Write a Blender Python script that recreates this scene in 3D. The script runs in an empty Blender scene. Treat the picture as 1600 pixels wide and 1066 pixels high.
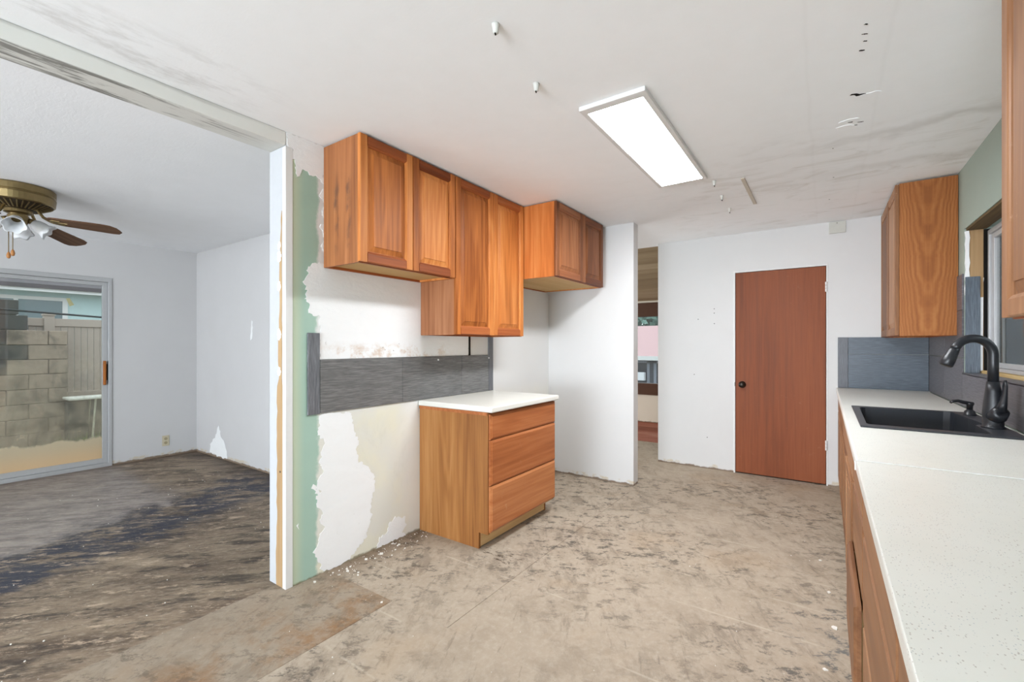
import bpy, bmesh, math, random
from mathutils import Vector, Matrix
from mathutils.geometry import tessellate_polygon
random.seed(7)
S = bpy.context.scene
COL = S.collection

# ------------------------------------------------------------------ camera, world, light, exposure
cam_d = bpy.data.cameras.new('camera')
cam = bpy.data.objects.new('camera', cam_d)
COL.objects.link(cam)
cam_d.sensor_width = 36.0
cam_d.lens = 705.3 / 1600 * 36
cam_d.shift_y = 7 / 1600
cam_d.clip_start = 0.02
cam.location = (0, 0, 1.3006)
cam.rotation_euler = (math.radians(90), 0, math.radians(34.70))
S.camera = cam
S.view_settings.view_transform = 'Standard'
S.view_settings.look = 'None'
S.view_settings.gamma = 1
S.view_settings.use_curve_mapping = False
S.view_settings.exposure = 1.06
SKY = 1.0
PANEL = 27.0
world = bpy.data.worlds.new('overcast_sky')
S.world = world
world.use_nodes = True
bg = world.node_tree.nodes['Background']
bg.inputs[0].default_value = (0.86, 0.94, 1.0, 1)
bg.inputs[1].default_value = SKY


def area_light(name, loc, rot, sx, sy, power, col):
    l = bpy.data.lights.new(name, 'AREA')
    l.shape = 'RECTANGLE'
    l.size, l.size_y, l.energy, l.color = sx, sy, power, col
    o = bpy.data.objects.new(name, l)
    COL.objects.link(o)
    o.location = loc
    o.rotation_euler = rot
    return o


# added fill lamps behind the camera (kitchen end and dining end), no openings built
area_light('fill_kitchen_end', (-0.9, -4.4, 1.25), (math.radians(124), 0, 0), 2.6, 2.0, 225, (0.88, 0.96, 1.06))
area_light('fill_dining_end', (-4.4, -4.4, 1.25), (math.radians(116), 0, 0), 2.6, 2.0, 74, (0.92, 0.96, 1.0))

area_light('fill_living_left', (-6.2, 5.0, 1.35), (math.radians(90), 0, math.radians(-90)), 3.2, 1.8, 90, (0.92, 0.97, 1.0))  # added fill lamp for the living room and hall, no window built here

# ------------------------------------------------------------------ node helpers


class M:
    def __init__(self, name, rough=0.6, spec=0.35, metal=0.0):
        self.m = bpy.data.materials.new(name)
        self.m.use_nodes = True
        self.t = self.m.node_tree
        self.b = self.t.nodes['Principled BSDF']
        self.b.inputs['Roughness'].default_value = rough
        self.b.inputs['Specular IOR Level'].default_value = spec
        self.b.inputs['Metallic'].default_value = metal
        self._c = None

    def n(self, k, **kw):
        x = self.t.nodes.new(k)
        for a, v in kw.items():
            setattr(x, a, v)
        return x

    def put(self, sock, v):
        if isinstance(v, bpy.types.NodeSocket):
            self.t.links.new(v, sock)
        elif v is not None:
            if isinstance(v, (tuple, list)) and len(v) == 3 and sock.type == 'RGBA':
                v = tuple(v) + (1,)
            sock.default_value = v

    def co(self):
        if self._c is None:
            self._c = self.n('ShaderNodeTexCoord').outputs['Object']
        return self._c

    def map(self, scale=(1, 1, 1), loc=(0, 0, 0), rot=(0, 0, 0), co=None):
        x = self.n('ShaderNodeMapping')
        self.put(x.inputs[0], co or self.co())
        x.inputs['Scale'].default_value = scale
        x.inputs['Location'].default_value = loc
        x.inputs['Rotation'].default_value = rot
        return x.outputs[0]

    def strokes(self, angle, ratio, loc=(0, 0, 0)):
        """Coordinates turned so that noise stretches `ratio` times along a floor direction."""
        return self.map((1.0, ratio, 1.0), loc, co=self.map(rot=(0, 0, -angle)))

    def noise(self, co=None, scale=5, detail=4, rough=0.55, dist=0.0):
        x = self.n('ShaderNodeTexNoise')
        self.put(x.inputs['Vector'], co or self.co())
        x.inputs['Scale'].default_value = scale
        x.inputs['Detail'].default_value = detail
        x.inputs['Roughness'].default_value = rough
        x.inputs['Distortion'].default_value = dist
        return x.outputs[0]

    def voro(self, co=None, scale=5, feature='F1'):
        x = self.n('ShaderNodeTexVoronoi', feature=feature)
        self.put(x.inputs['Vector'], co or self.co())
        x.inputs['Scale'].default_value = scale
        return x.outputs

    def math(self, op, a, b=0.0, c=None, clamp=False):
        x = self.n('ShaderNodeMath', operation=op, use_clamp=clamp)
        self.put(x.inputs[0], a)
        self.put(x.inputs[1], b)
        if c is not None:
            self.put(x.inputs[2], c)
        return x.outputs[0]

    def step(self, v, lo, hi):
        x = self.n('ShaderNodeMapRange', interpolation_type='SMOOTHSTEP')
        self.put(x.inputs[0], v)
        self.put(x.inputs[1], lo)
        self.put(x.inputs[2], hi)
        return x.outputs[0]

    def band(self, v, a, b, soft=0.02):
        return self.math('MULTIPLY', self.step(v, a - soft, a + soft), self.math('SUBTRACT', 1.0, self.step(v, b - soft, b + soft)))

    def mul(self, *a):
        r = a[0]
        for x in a[1:]:
            r = self.math('MULTIPLY', r, x)
        return r

    def mix(self, f, a, b):
        x = self.n('ShaderNodeMix', data_type='RGBA')
        self.put(x.inputs[0], f)
        self.put(x.inputs[6], a)
        self.put(x.inputs[7], b)
        return x.outputs[2]

    def ramp(self, f, stops):
        x = self.n('ShaderNodeValToRGB')
        self.put(x.inputs[0], f)
        e = x.color_ramp.elements
        while len(e) < len(stops):
            e.new(0.5)
        for i, (p, c) in enumerate(stops):
            e[i].position = p
            e[i].color = tuple(c) + (1,)
        return x.outputs[0]

    def xyz(self, co=None):
        x = self.n('ShaderNodeSeparateXYZ')
        self.put(x.inputs[0], co or self.co())
        return x.outputs

    def rnd(self):
        return self.n('ShaderNodeObjectInfo').outputs['Random']

    def bump(self, h, strength=0.3, dist=0.01):
        x = self.n('ShaderNodeBump')
        x.inputs['Strength'].default_value = strength
        x.inputs['Distance'].default_value = dist
        self.put(x.inputs['Height'], h)
        self.put(self.b.inputs['Normal'], x.outputs[0])

    def color(self, c):
        self.put(self.b.inputs['Base Color'], c)
        return self

    def roughness(self, r):
        self.put(self.b.inputs['Roughness'], r)


def srgb(r, g, b):
    f = lambda c: (c / 255 / 12.92) if c / 255 <= 0.04045 else ((c / 255 + 0.055) / 1.055) ** 2.4
    return (f(r), f(g), f(b))


def plain(name, c, rough=0.5, spec=0.35, metal=0.0, grain=0.06, scale=30):
    k = M(name, rough, spec, metal)
    n = k.noise(scale=scale, detail=5)
    lo = tuple(x * (1 - grain) for x in c)
    hi = tuple(min(1, x * (1 + grain)) for x in c)
    k.color(k.mix(n, lo, hi))
    k.bump(n, 0.08, 0.002)
    return k.m


def wood(name, dark, mid, light, axis='Z', scale=1.0, rough=0.45, figure=1.0, mirror=None, stain=0.0, wear=0.0, spread=0.25, ringw=0.09, arches=False):
    """Grain running along `axis`; each object gets its own board by its random number."""
    k = M(name, rough, 0.20)
    r = k.rnd()
    off = k.n('ShaderNodeCombineXYZ')
    for i, f in enumerate((7.3, 11.9, 5.7)):
        k.put(off.inputs[i], k.math('MULTIPLY', r, f))
    base = k.co()
    if mirror is not None:
        s = k.xyz(base)
        cb = k.n('ShaderNodeCombineXYZ')
        i, c = mirror
        for q in range(3):
            k.put(cb.inputs[q], k.math('ABSOLUTE', k.math('SUBTRACT', s[q], c)) if q == i else s[q])
        base = cb.outputs[0]
    va = k.n('ShaderNodeVectorMath', operation='ADD')
    k.put(va.inputs[0], base)
    k.put(va.inputs[1], off.outputs[0])
    al = {'X': 0, 'Y': 1, 'Z': 2}[axis]
    sc = [1.0, 1.0, 1.0]
    sc[al] = 0.09
    c1 = k.map(tuple(scale * x for x in sc), co=va.outputs[0])
    sc2 = [1.0, 1.0, 1.0]
    sc2[al] = 0.03
    c2 = k.map(tuple(scale * x for x in sc2), co=va.outputs[0])
    n1 = k.noise(c1, 4.5, 3, 0.5, 0.6)
    if arches:
        ax_, ay_, az_ = k.xyz()
        q = k.math('SUBTRACT', k.math('MULTIPLY', az_, 26.0), k.math('MULTIPLY', k.math('MULTIPLY', ax_, ax_), 1700.0))
        rings = k.math('SINE', k.math('ADD', q, k.math('MULTIPLY', k.noise(base, 7, 4, 0.6), 11.0)))
    else:
        rings = k.math('SINE', k.math('MULTIPLY', n1, 46.0 * figure))
    rings = k.math('MULTIPLY_ADD', rings, 0.5, 0.5)
    n2 = k.noise(c2, 62, 5, 0.65)
    n3 = k.noise(c1, 2.2, 2, 0.5)
    f = k.math('ADD', k.math('MULTIPLY', rings, ringw), k.math('MULTIPLY', n2, 0.42))
    f = k.math('ADD', f, k.math('MULTIPLY', n3, 0.62 - ringw * 0.5))
    f = k.math('ADD', f, k.math('MULTIPLY', k.math('SUBTRACT', r, 0.5), spread))
    f = k.math('SUBTRACT', f, 0.08)
    c = k.ramp(f, [(0.28, dark), (0.5, mid), (0.72, light)])
    if stain:
        # soot like smudges in two upright columns on the side panel
        lx, ly, lz = k.xyz()
        wv = k.math('MULTIPLY', k.math('SUBTRACT', k.noise(scale=11, detail=4), 0.5), 0.05)
        lxx = k.math('ADD', lx, wv)
        cols = k.math('ADD', k.band(lxx, -0.050, -0.022, 0.018), k.band(lxx, 0.055, 0.085, 0.018))
        blot = k.step(k.noise(k.map((3, 3, 1.6)), 5.5, 4, 0.6), 0.40, 0.60)
        c = k.mix(k.mul(cols, k.band(lz, 0.10, 0.47, 0.08), blot, stain), c, tuple(x * 0.33 + 0.03 for x in dark))
    if wear:
        w = k.noise(k.map((1, 1, 1)), 22, 6, 0.7)
        w2 = k.noise(k.map((1, 1, 1)), 2.0, 3, 0.6)
        c = k.mix(k.mul(k.step(w, 0.60, 0.72), k.step(w2, 0.45, 0.62), wear), c, srgb(205, 170, 140))
    k.color(c)
    k.bump(n2, 0.06, 0.001)
    k.roughness(k.math('MULTIPLY_ADD', n2, 0.25, rough - 0.1))
    return k.m


# ------------------------------------------------------------------ mesh helpers
class MB:
    """Collects shapes in world metres and links them as ONE mesh object."""

    def __init__(self):
        self.bm = bmesh.new()

    def box(self, x0, y0, z0, x1, y1, z1):
        x0, x1 = sorted((x0, x1)); y0, y1 = sorted((y0, y1)); z0, z1 = sorted((z0, z1))
        v = [self.bm.verts.new(p) for p in ((x0, y0, z0), (x1, y0, z0), (x1, y1, z0), (x0, y1, z0), (x0, y0, z1), (x1, y0, z1), (x1, y1, z1), (x0, y1, z1))]
        for f in ((3, 2, 1, 0), (4, 5, 6, 7), (0, 1, 5, 4), (1, 2, 6, 5), (2, 3, 7, 6), (3, 0, 4, 7)):
            self.bm.faces.new([v[i] for i in f])
        return self

    def hexa(self, pts):
        """8 points ordered like box()."""
        v = [self.bm.verts.new(p) for p in pts]
        for f in ((3, 2, 1, 0), (4, 5, 6, 7), (0, 1, 5, 4), (1, 2, 6, 5), (2, 3, 7, 6), (3, 0, 4, 7)):
            self.bm.faces.new([v[i] for i in f])
        return self

    def prism(self, loops, to3, lo, hi):
        """2-D loops (first outer, rest holes) extruded from lo to hi; to3(a, b, h) -> point."""
        flat = [p for l in loops for p in l]
        tris = tessellate_polygon([[Vector((a, b, 0)) for a, b in l] for l in loops])
        va = [self.bm.verts.new(to3(a, b, lo)) for a, b in flat]
        vb = [self.bm.verts.new(to3(a, b, hi)) for a, b in flat]
        for t in tris:
            self._f([va[i] for i in t])
            self._f([vb[i] for i in reversed(t)])
        o = 0
        for l in loops:
            n = len(l)
            for i in range(n):
                j = (i + 1) % n
                self._f([va[o + i], va[o + j], vb[o + j], vb[o + i]])
            o += n
        return self

    def _f(self, vs):
        try:
            self.bm.faces.new(vs)
        except ValueError:
            pass

    def tube(self, path, rad, seg=12, caps=True, flat=None):
        """Round tube along points; rad number or list; flat squashes the section (list of (a,b) factors)."""
        P = [Vector(p) for p in path]
        R = rad if isinstance(rad, (list, tuple)) else [rad] * len(P)
        rings = []
        up = None
        for i, p in enumerate(P):
            d = (P[min(i + 1, len(P) - 1)] - P[max(i - 1, 0)]).normalized()
            if up is None:
                up = Vector((0, 0, 1)) if abs(d.z) < 0.9 else Vector((1, 0, 0))
            s = d.cross(up)
            if s.length < 1e-5:
                s = d.orthogonal()
            s.normalize()
            up = s.cross(d).normalized()
            fa, fb = flat[i] if flat else (1, 1)
            rings.append([self.bm.verts.new(p + s * (math.cos(t) * R[i] * fa) + up * (math.sin(t) * R[i] * fb)) for t in [2 * math.pi * q / seg for q in range(seg)]])
        for a, b in zip(rings, rings[1:]):
            for q in range(seg):
                self._f([a[q], a[(q + 1) % seg], b[(q + 1) % seg], b[q]])
        if caps:
            self._f(list(reversed(rings[0])))
            self._f(rings[-1])
        return self

    def lathe(self, prof, c, axis=(0, 0, 1), seg=28, caps=True):
        """prof: (radius, height) along axis from centre c."""
        ax = Vector(axis).normalized()
        a = ax.orthogonal().normalized()
        b = ax.cross(a)
        c = Vector(c)
        rings = []
        for r, h in prof:
            rings.append([self.bm.verts.new(c + ax * h + a * (math.cos(t) * r) + b * (math.sin(t) * r)) for t in [2 * math.pi * q / seg for q in range(seg)]])
        for u, w in zip(rings, rings[1:]):
            for q in range(seg):
                self._f([u[q], u[(q + 1) % seg], w[(q + 1) % seg], w[q]])
        if caps:
            self._f(list(reversed(rings[0])))
            self._f(rings[-1])
        return self

    def build(self, name, mat, parent=None, smooth=False, bevel=0, seg=2, label=None):
        o0 = Vector((0, 0, 0))
        q = parent
        while q is not None:
            o0 = o0 + q.location
            q = q.parent
        bmesh.ops.remove_doubles(self.bm, verts=self.bm.verts, dist=1e-6)
        bmesh.ops.recalc_face_normals(self.bm, faces=self.bm.faces)
        if o0.length:
            bmesh.ops.translate(self.bm, verts=self.bm.verts, vec=-o0)
        me = bpy.data.meshes.new(name)
        self.bm.to_mesh(me)
        self.bm.free()
        if smooth:
            me.shade_smooth()
        o = bpy.data.objects.new(name, me)
        COL.objects.link(o)
        me.materials.append(mat)
        if parent:
            o.parent = parent
        if bevel:
            b = o.modifiers.new('bevel', 'BEVEL')
            b.width, b.segments, b.limit_method, b.angle_limit = bevel, seg, 'ANGLE', math.radians(40)
            b.harden_normals = False
        if smooth == 'auto':
            pass
        if label:
            o['label'] = label
        return o


def box(name, mat, parent, *b, bevel=0.0, seg=2, label=None):
    return MB().box(*b).build(name, mat, parent, bevel=bevel, seg=seg, label=label)


def thing(name, label, cat, loc, group=None):
    o = bpy.data.objects.new(name, None)
    COL.objects.link(o)
    o.location = loc
    o.empty_display_size = 0.1
    return tag(o, label, cat, group)


def tag(o, label, cat, group=None):
    o['label'] = label
    o['category'] = cat
    if group:
        o['group'] = group
    return o


def struct(o):
    o['kind'] = 'structure'
    return o


def ragged(poly, amp, step):
    """Subdivide a polygon and roughen it, for torn plaster edges."""
    out = []
    for (a, b), (c, d) in zip(poly, poly[1:] + poly[:1]):
        L = math.hypot(c - a, d - b)
        n = max(1, int(L / step))
        for i in range(n):
            t = i / n
            j = amp if L < 0.5 else 0
            out.append((a + (c - a) * t + random.uniform(-j, j), b + (d - b) * t + random.uniform(-j, j)))
    return out


flat_z = lambda a, b, h: (a, b, h)


def rect_frame(mb, to3, a0, a1, b0, b1, h0, h1, wl_, wr_, wb_, wt_):
    """Four bars round an opening, the cross bars between the uprights: no shared faces."""
    mb.prism([[(a0, b0), (a1, b0), (a1, b1), (a0, b1)], [(a0 + wl_, b0 + wb_), (a1 - wr_, b0 + wb_), (a1 - wr_, b1 - wt_), (a0 + wl_, b1 - wt_)]], to3, h0, h1)
    return mb


yz = lambda a, b, h: (h, a, b)

# ------------------------------------------------------------------ dimensions (metres; y runs to the back wall, x to the right)
H = 2.44
XL, XLO = -2.356, -2.520       # kitchen face and dining face of the left wall
YO = 1.292                     # free end of the left wall (edge of the dining opening)
YF = 4.071                     # return wall at the refrigerator space
YB = 5.097                     # back wall
XR = 0.728                     # window wall
XD, YD = -6.384, 2.369         # dining room: far wall with the slider, right wall
YN = -4.6                      # wall behind the camera
YV = 7.58                      # far wall of the living room

# ------------------------------------------------------------------ materials: surfaces
WHITE = srgb(226, 226, 223)


def m_ceiling():
    k = M('ceiling_paint', 0.9, 0.15)
    x, y, z = k.xyz()
    n = k.noise(scale=9, detail=6, rough=0.6)
    c = k.mix(n, srgb(243, 245, 246), srgb(248, 250, 252))
    # smoke and damp marks towards the back of the kitchen
    st = k.noise(k.map((0.9, 2.2, 1)), 2.6, 6, 0.65, 1.2)
    back = k.mul(k.step(y, 2.6, 3.6), k.step(x, -1.7, -0.4))
    c = k.mix(k.mul(k.step(st, 0.50, 0.74), back, 0.5), c, srgb(196, 194, 186))
    ridge = k.math('ADD', y, k.math('MULTIPLY', k.math('SUBTRACT', k.noise(scale=2.5, detail=4), 0.5), 0.55))
    c = k.mix(k.mul(k.band(ridge, 3.10, 3.16, 0.07), k.step(x, -0.5, 0.55), 0.40), c, srgb(160, 158, 148))
    c = k.mix(k.mul(k.band(ridge, 3.62, 3.68, 0.08), k.step(x, -0.3, 0.3), 0.30), c, srgb(170, 167, 156))
    # rub marks beside the opening beam
    om = k.noise(k.map((3, 1, 1)), 3.5, 6, 0.7)
    near = k.mul(k.band(x, -2.36, -2.02, 0.12), k.math('SUBTRACT', 1.0, k.step(y, 0.7, 1.3)))
    c = k.mix(k.mul(k.step(om, 0.46, 0.68), near, 0.34), c, srgb(160, 158, 153))
    # taped joints
    for xx in (-0.06, 0.20):
        w = k.math('ADD', x, k.math('MULTIPLY', k.math('SUBTRACT', k.noise(scale=3, detail=2), 0.5), 0.03))
        c = k.mix(k.mul(k.band(w, xx - 0.006, xx + 0.006, 0.008), 0.035), c, srgb(150, 146, 138))
    k.color(c)
    t = k.noise(k.map((1.0, 2.6, 1)), 26, 5, 0.6, 0.8)
    k.bump(t, 0.10, 0.004)
    return k.m


def m_dining_ceiling():
    k = M('dining_ceiling_paint', 0.9, 0.15)
    n = k.noise(scale=6, detail=5)
    k.color(k.mix(n, srgb(236, 237, 238), srgb(242, 243, 245)))
    t = k.noise(k.map((1.0, 2.2, 1)), 24, 5, 0.6, 1.0)
    k.bump(t, 0.16, 0.005)
    return k.m


def m_paint(name, c, dirt=0.35, foot=True):
    k = M(name, 0.75, 0.25)
    n = k.noise(scale=3.5, detail=6, rough=0.6)
    col = k.mix(n, tuple(x * 0.96 for x in c), tuple(min(1, x * 1.03) for x in c))
    s = k.noise(k.map((1, 1, 0.7)), 1.3, 6, 0.65, 0.6)
    col = k.mix(k.mul(k.step(s, 0.56, 0.74), dirt * 0.25), col, srgb(190, 186, 176))
    if foot:
        z = k.math('ADD', k.xyz()[2], k.math('MULTIPLY', k.math('SUBTRACT', k.noise(scale=14, detail=5, rough=0.7), 0.5), 0.05))
        col = k.mix(k.mul(k.math('SUBTRACT', 1.0, k.step(z, 0.010, 0.024)), 0.9), col, srgb(120, 98, 74))
        col = k.mix(k.mul(k.band(z, 0.02, 0.045, 0.01), k.step(k.noise(scale=9, detail=4), 0.5, 0.6), 0.6), col, srgb(196, 178, 140))
    k.color(col)
    k.bump(k.noise(scale=60, detail=4), 0.10, 0.002)
    return k.m


def m_left_wall():
    k = M('left_wall_greenboard_and_paint', 0.8, 0.2)
    x, y, z = k.xyz()
    n = k.noise(scale=2.5, detail=5)
    green = k.mix(n, srgb(156, 184, 168), srgb(170, 196, 182))
    green = k.mix(k.mul(k.math('SUBTRACT', 1.0, k.step(y, 1.335, 1.40)), 0.65), green, srgb(196, 202, 172))
    wob = k.math('MULTIPLY', k.math('SUBTRACT', k.noise(scale=5, detail=5, rough=0.7), 0.5), 0.10)
    yy = k.math('ADD', y, wob)
    white = k.mix(n, srgb(218, 218, 216), srgb(225, 225, 223))
    cream = k.mix(k.step(k.noise(scale=2.2, detail=4), 0.4, 0.62), srgb(226, 223, 204), srgb(220, 219, 210))
    smudge = k.noise(k.map((1, 1.3, 0.8)), 2.1, 6, 0.7, 0.5)
    low = k.math('SUBTRACT', 1.0, k.step(z, 0.85, 0.98))
    cream = k.mix(k.mul(k.step(smudge, 0.5, 0.72), k.band(yy, 1.62, 2.3, 0.15), k.band(z, 0.2, 0.75, 0.15), 0.45), cream, srgb(170, 166, 144))
    cream = k.mix(k.mul(k.step(yy, 2.0, 2.2), 0.7), cream, srgb(228, 228, 226))
    wall = k.mix(low, white, cream)
    green = k.mix(k.step(z, 2.31, 2.32), green, white)
    c = k.mix(k.step(yy, 1.46, 1.485), green, wall)
    foot = k.math('ADD', z, k.math('MULTIPLY', k.math('SUBTRACT', k.noise(scale=12, detail=5, rough=0.7), 0.5), 0.05))
    c = k.mix(k.mul(k.math('SUBTRACT', 1.0, k.step(foot, 0.002, 0.018)), 0.8), c, srgb(118, 104, 70))
    k.color(c)
    k.bump(k.noise(scale=40, detail=5), 0.12, 0.003)
    return k.m


def m_plaster():
    k = M('skim_plaster', 0.9, 0.1)
    x, y, z = k.xyz()
    n = k.noise(k.map((1, 1, 2)), 6, 6, 0.65, 0.8)
    c = k.mix(n, srgb(234, 235, 235), srgb(242, 243, 243))
    # peach adhesive stains just above the tile row
    p = k.noise(k.map((1, 1.0, 1.3)), 7.0, 10, 0.76, 0.0)
    c = k.mix(k.mul(k.step(p, 0.48, 0.64), k.band(z, 1.20, 1.30, 0.035), k.band(y, 1.55, 2.5, 0.15), 0.75), c, srgb(206, 182, 160))
    d = k.noise(scale=26, detail=3)
    c = k.mix(k.mul(k.step(d, 0.70, 0.74), k.band(z, 1.20, 1.32, 0.03), 0.7), c, srgb(120, 100, 84))
    s = k.noise(scale=13, detail=6, rough=0.75)
    c = k.mix(k.mul(k.step(s, 0.66, 0.71), 0.35), c, srgb(190, 188, 182))
    k.color(c)
    k.bump(k.math('ADD', n, k.math('MULTIPLY', s, 0.5)), 0.5, 0.006)
    return k.m


def m_subfloor(name, tint, smear=1.0, lines=True, brown=0.0):
    k = M(name, 0.82, 0.2)
    x, y, z = k.xyz()
    r = k.rnd()
    big = k.noise(scale=1.1, detail=5, rough=0.6, dist=0.4)
    fine = k.noise(k.map((1.3, 1, 1)), 34, 6, 0.7)
    base = k.mix(big, srgb(156, 141, 123), srgb(181, 167, 149))
    if brown:
        base = k.mix(k.mul(k.step(k.noise(scale=2.6, detail=5, rough=0.65), 0.40, 0.60), brown, k.step(x, -2.45, -1.95)), base, srgb(150, 106, 62))
    base = k.mix(k.mul(k.step(fine, 0.42, 0.70), 0.35), base, srgb(190, 178, 162))
    # charcoal smears of old adhesive, dragged along y and breaking into flecks
    c1 = k.strokes(2.2, 2.2)
    s1 = k.noise(c1, 3.1, 12, 0.78, 0.15)
    s2 = k.noise(scale=0.9, detail=3, rough=0.5)
    s3 = k.noise(k.strokes(0.5, 1.7), 8.5, 12, 0.80, 0.1)
    s4 = k.noise(k.strokes(2.0, 5.0, (3, 3, 0)), 4.0, 10, 0.75)
    base = k.mix(k.mul(k.step(s4, 0.56, 0.64), 0.35 * smear), base, srgb(92, 82, 74))
    base = k.mix(k.mul(k.step(s1, 0.50, 0.60), k.step(s2, 0.30, 0.56), 0.5 * smear), base, srgb(110, 99, 87))
    base = k.mix(k.mul(k.step(s3, 0.515, 0.585), k.step(s2, 0.34, 0.60), 0.78 * smear), base, srgb(70, 66, 63))
    grime = k.noise(scale=5, detail=7, rough=0.72)
    base = k.mix(k.mul(k.step(grime, 0.48, 0.62), 0.22), base, srgb(122, 106, 88))
    tan = k.noise(k.map((1, 1, 1), loc=(5, 3, 0)), 1.6, 4, 0.6)
    base = k.mix(k.mul(k.step(tan, 0.55, 0.7), 0.25), base, srgb(172, 146, 116))
    # scraped paint specks
    v = k.voro(scale=26)
    sp = k.mul(k.math('SUBTRACT', 1.0, k.step(v['Distance'], 0.05, 0.10)), k.step(k.noise(scale=2.2, detail=3), 0.56, 0.66))
    base = k.mix(k.mul(sp, 0.8), base, srgb(226, 220, 210))
    if lines:
        # pale ghosts of the grout joints of the lifted floor tiles, across the room
        w = k.math('ADD', y, k.math('MULTIPLY', k.math('SUBTRACT', k.noise(scale=4, detail=4), 0.5), 0.012))
        fr = k.math('FRACT', k.math('DIVIDE', k.math('SUBTRACT', w, 2.06 - 0.1525), 0.305))
        ln = k.band(fr, 0.488, 0.512, 0.02)
        msk = k.step(k.noise(k.map((1, 1, 1), loc=(2, 7, 0)), 2.4, 3, 0.5), 0.50, 0.58)
        base = k.mix(k.mul(ln, msk, 0.42), base, srgb(206, 194, 176))
    # bluish mastic by the right hand cabinets
    bl = k.mul(k.step(x, -0.25, 0.02), k.band(y, 2.1, 2.7, 0.2), k.step(s3, 0.50, 0.62))
    base = k.mix(k.mul(bl, 0.7), base, srgb(80, 88, 94))
    # browner along the foot of the left wall
    edge = k.math('ADD', x, k.math('MULTIPLY', k.math('SUBTRACT', grime, 0.5), 0.35))
    base = k.mix(k.mul(k.math('SUBTRACT', 1.0, k.step(edge, -2.33, -2.12)), k.step(y, 1.4, 1.6), 0.6), base, srgb(104, 84, 64))
    st = k.mul(k.band(x, -1.79, -1.48, 0.05), k.band(y, 2.14, 2.34, 0.05), k.step(k.noise(k.map((1.0, 2.2, 1), rot=(0, 0, 0.6)), 15, 6, 0.7), 0.55, 0.62))
    base = k.mix(k.mul(st, 0.85), base, srgb(58, 42, 26))
    k.color(k.mix(1.0, base, base) if not tint else k.mix(tint[1], base, tint[0]))
    k.bump(k.math('ADD', fine, s3), 0.25, 0.004)
    return k.m


def m_dining_floor():
    k = M('dining_floor_mastic', 0.62, 0.3)
    x, y, z = k.xyz()
    A = 0.80   # trowel strokes run obliquely across the room
    wob = k.math('MULTIPLY', k.math('SUBTRACT', k.noise(scale=1.8, detail=10, rough=0.72), 0.5), 1.3)
    fine = k.noise(k.strokes(A, 2.6), 20, 10, 0.78)
    big = k.noise(k.strokes(A, 2.4), 1.5, 8, 0.68, 0.2)
    c = k.mix(k.step(big, 0.36, 0.62), srgb(98, 82, 67), srgb(148, 130, 109))
    c = k.mix(k.mul(k.step(fine, 0.49, 0.62), 0.55), c, srgb(172, 157, 138))
    drag = k.noise(k.strokes(A, 4.0), 2.2, 12, 0.76, 0.1)
    c = k.mix(k.mul(k.step(drag, 0.50, 0.61), 0.82), c, srgb(58, 50, 44))
    drag2 = k.noise(k.strokes(A + 0.25, 3.0, (4, 2, 0)), 6.0, 12, 0.8, 0.1)
    c = k.mix(k.mul(k.step(drag2, 0.53, 0.62), 0.6), c, srgb(58, 50, 45))
    # grey flat screed towards the slider, bordered by black mastic, its blue a painted sky reflection
    bx = k.math('ADD', k.math('ADD', x, k.math('MULTIPLY', y, 0.38)), wob)
    screed = k.mul(k.math('SUBTRACT', 1.0, k.step(bx, -4.02, -3.88)), k.math('SUBTRACT', 1.0, k.step(k.math('ADD', y, k.math('MULTIPLY', wob, 0.5)), 1.35, 1.75)))
    gs = k.mix(k.step(k.noise(k.strokes(A, 3.0), 4, 9, 0.75), 0.36, 0.64), srgb(112, 103, 99), srgb(164, 153, 146))
    c = k.mix(k.mul(screed, 0.85), c, gs)
    c = k.mix(k.mul(k.step(k.noise(k.strokes(A, 4.0), 9, 10, 0.78), 0.52, 0.60), screed, 0.6), c, srgb(186, 170, 154))
    blue = k.mul(k.band(bx, -3.98, -3.30, 0.16), k.step(k.noise(k.strokes(A, 2.6), 3.4, 12, 0.78, 0.1), 0.42, 0.53))
    c = k.mix(k.mul(blue, 0.92), c, srgb(38, 45, 62))
    pale = k.mul(k.step(k.noise(k.strokes(A, 2.8, (3, 1, 0)), 4.2, 12, 0.8, 0.1), 0.55, 0.60), k.math('SUBTRACT', 1.0, screed))
    c = k.mix(k.mul(pale, 0.8), c, srgb(190, 168, 144))
    sp = k.noise(scale=60, detail=3)
    c = k.mix(k.mul(k.step(sp, 0.70, 0.74), 0.6), c, srgb(214, 206, 196))
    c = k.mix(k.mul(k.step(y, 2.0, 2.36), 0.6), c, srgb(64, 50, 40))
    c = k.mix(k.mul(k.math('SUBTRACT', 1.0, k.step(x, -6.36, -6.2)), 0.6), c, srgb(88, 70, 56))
    k.color(c)
    k.roughness(k.math('SUBTRACT', k.math('MULTIPLY_ADD', drag, 0.35, 0.42), k.math('MULTIPLY', screed, 0.18)))
    k.bump(k.math('ADD', drag, fine), 0.4, 0.006)
    return k.m


def m_tile(name, along, c):
    """Grey tile with fine brushed streaks."""
    k = M(name, 0.36, 0.45)
    sc = {'X': (2.6, 1, 60), 'Y': (1, 2.6, 60), 'Zx': (60, 1, 2.6), 'Zy': (1, 60, 2.6)}[along]
    n = k.noise(k.map(sc), 4.5, 5, 0.6, 0.2)
    r = k.rnd()
    f = k.math('ADD', n, k.math('MULTIPLY', k.math('SUBTRACT', r, 0.5), 0.12))
    k.color(k.ramp(f, [(0.30, tuple(x * 0.62 for x in c)), (0.5, c), (0.70, tuple(x * 1.65 for x in c))]))
    k.bump(n, 0.15, 0.001)
    return k.m


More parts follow.
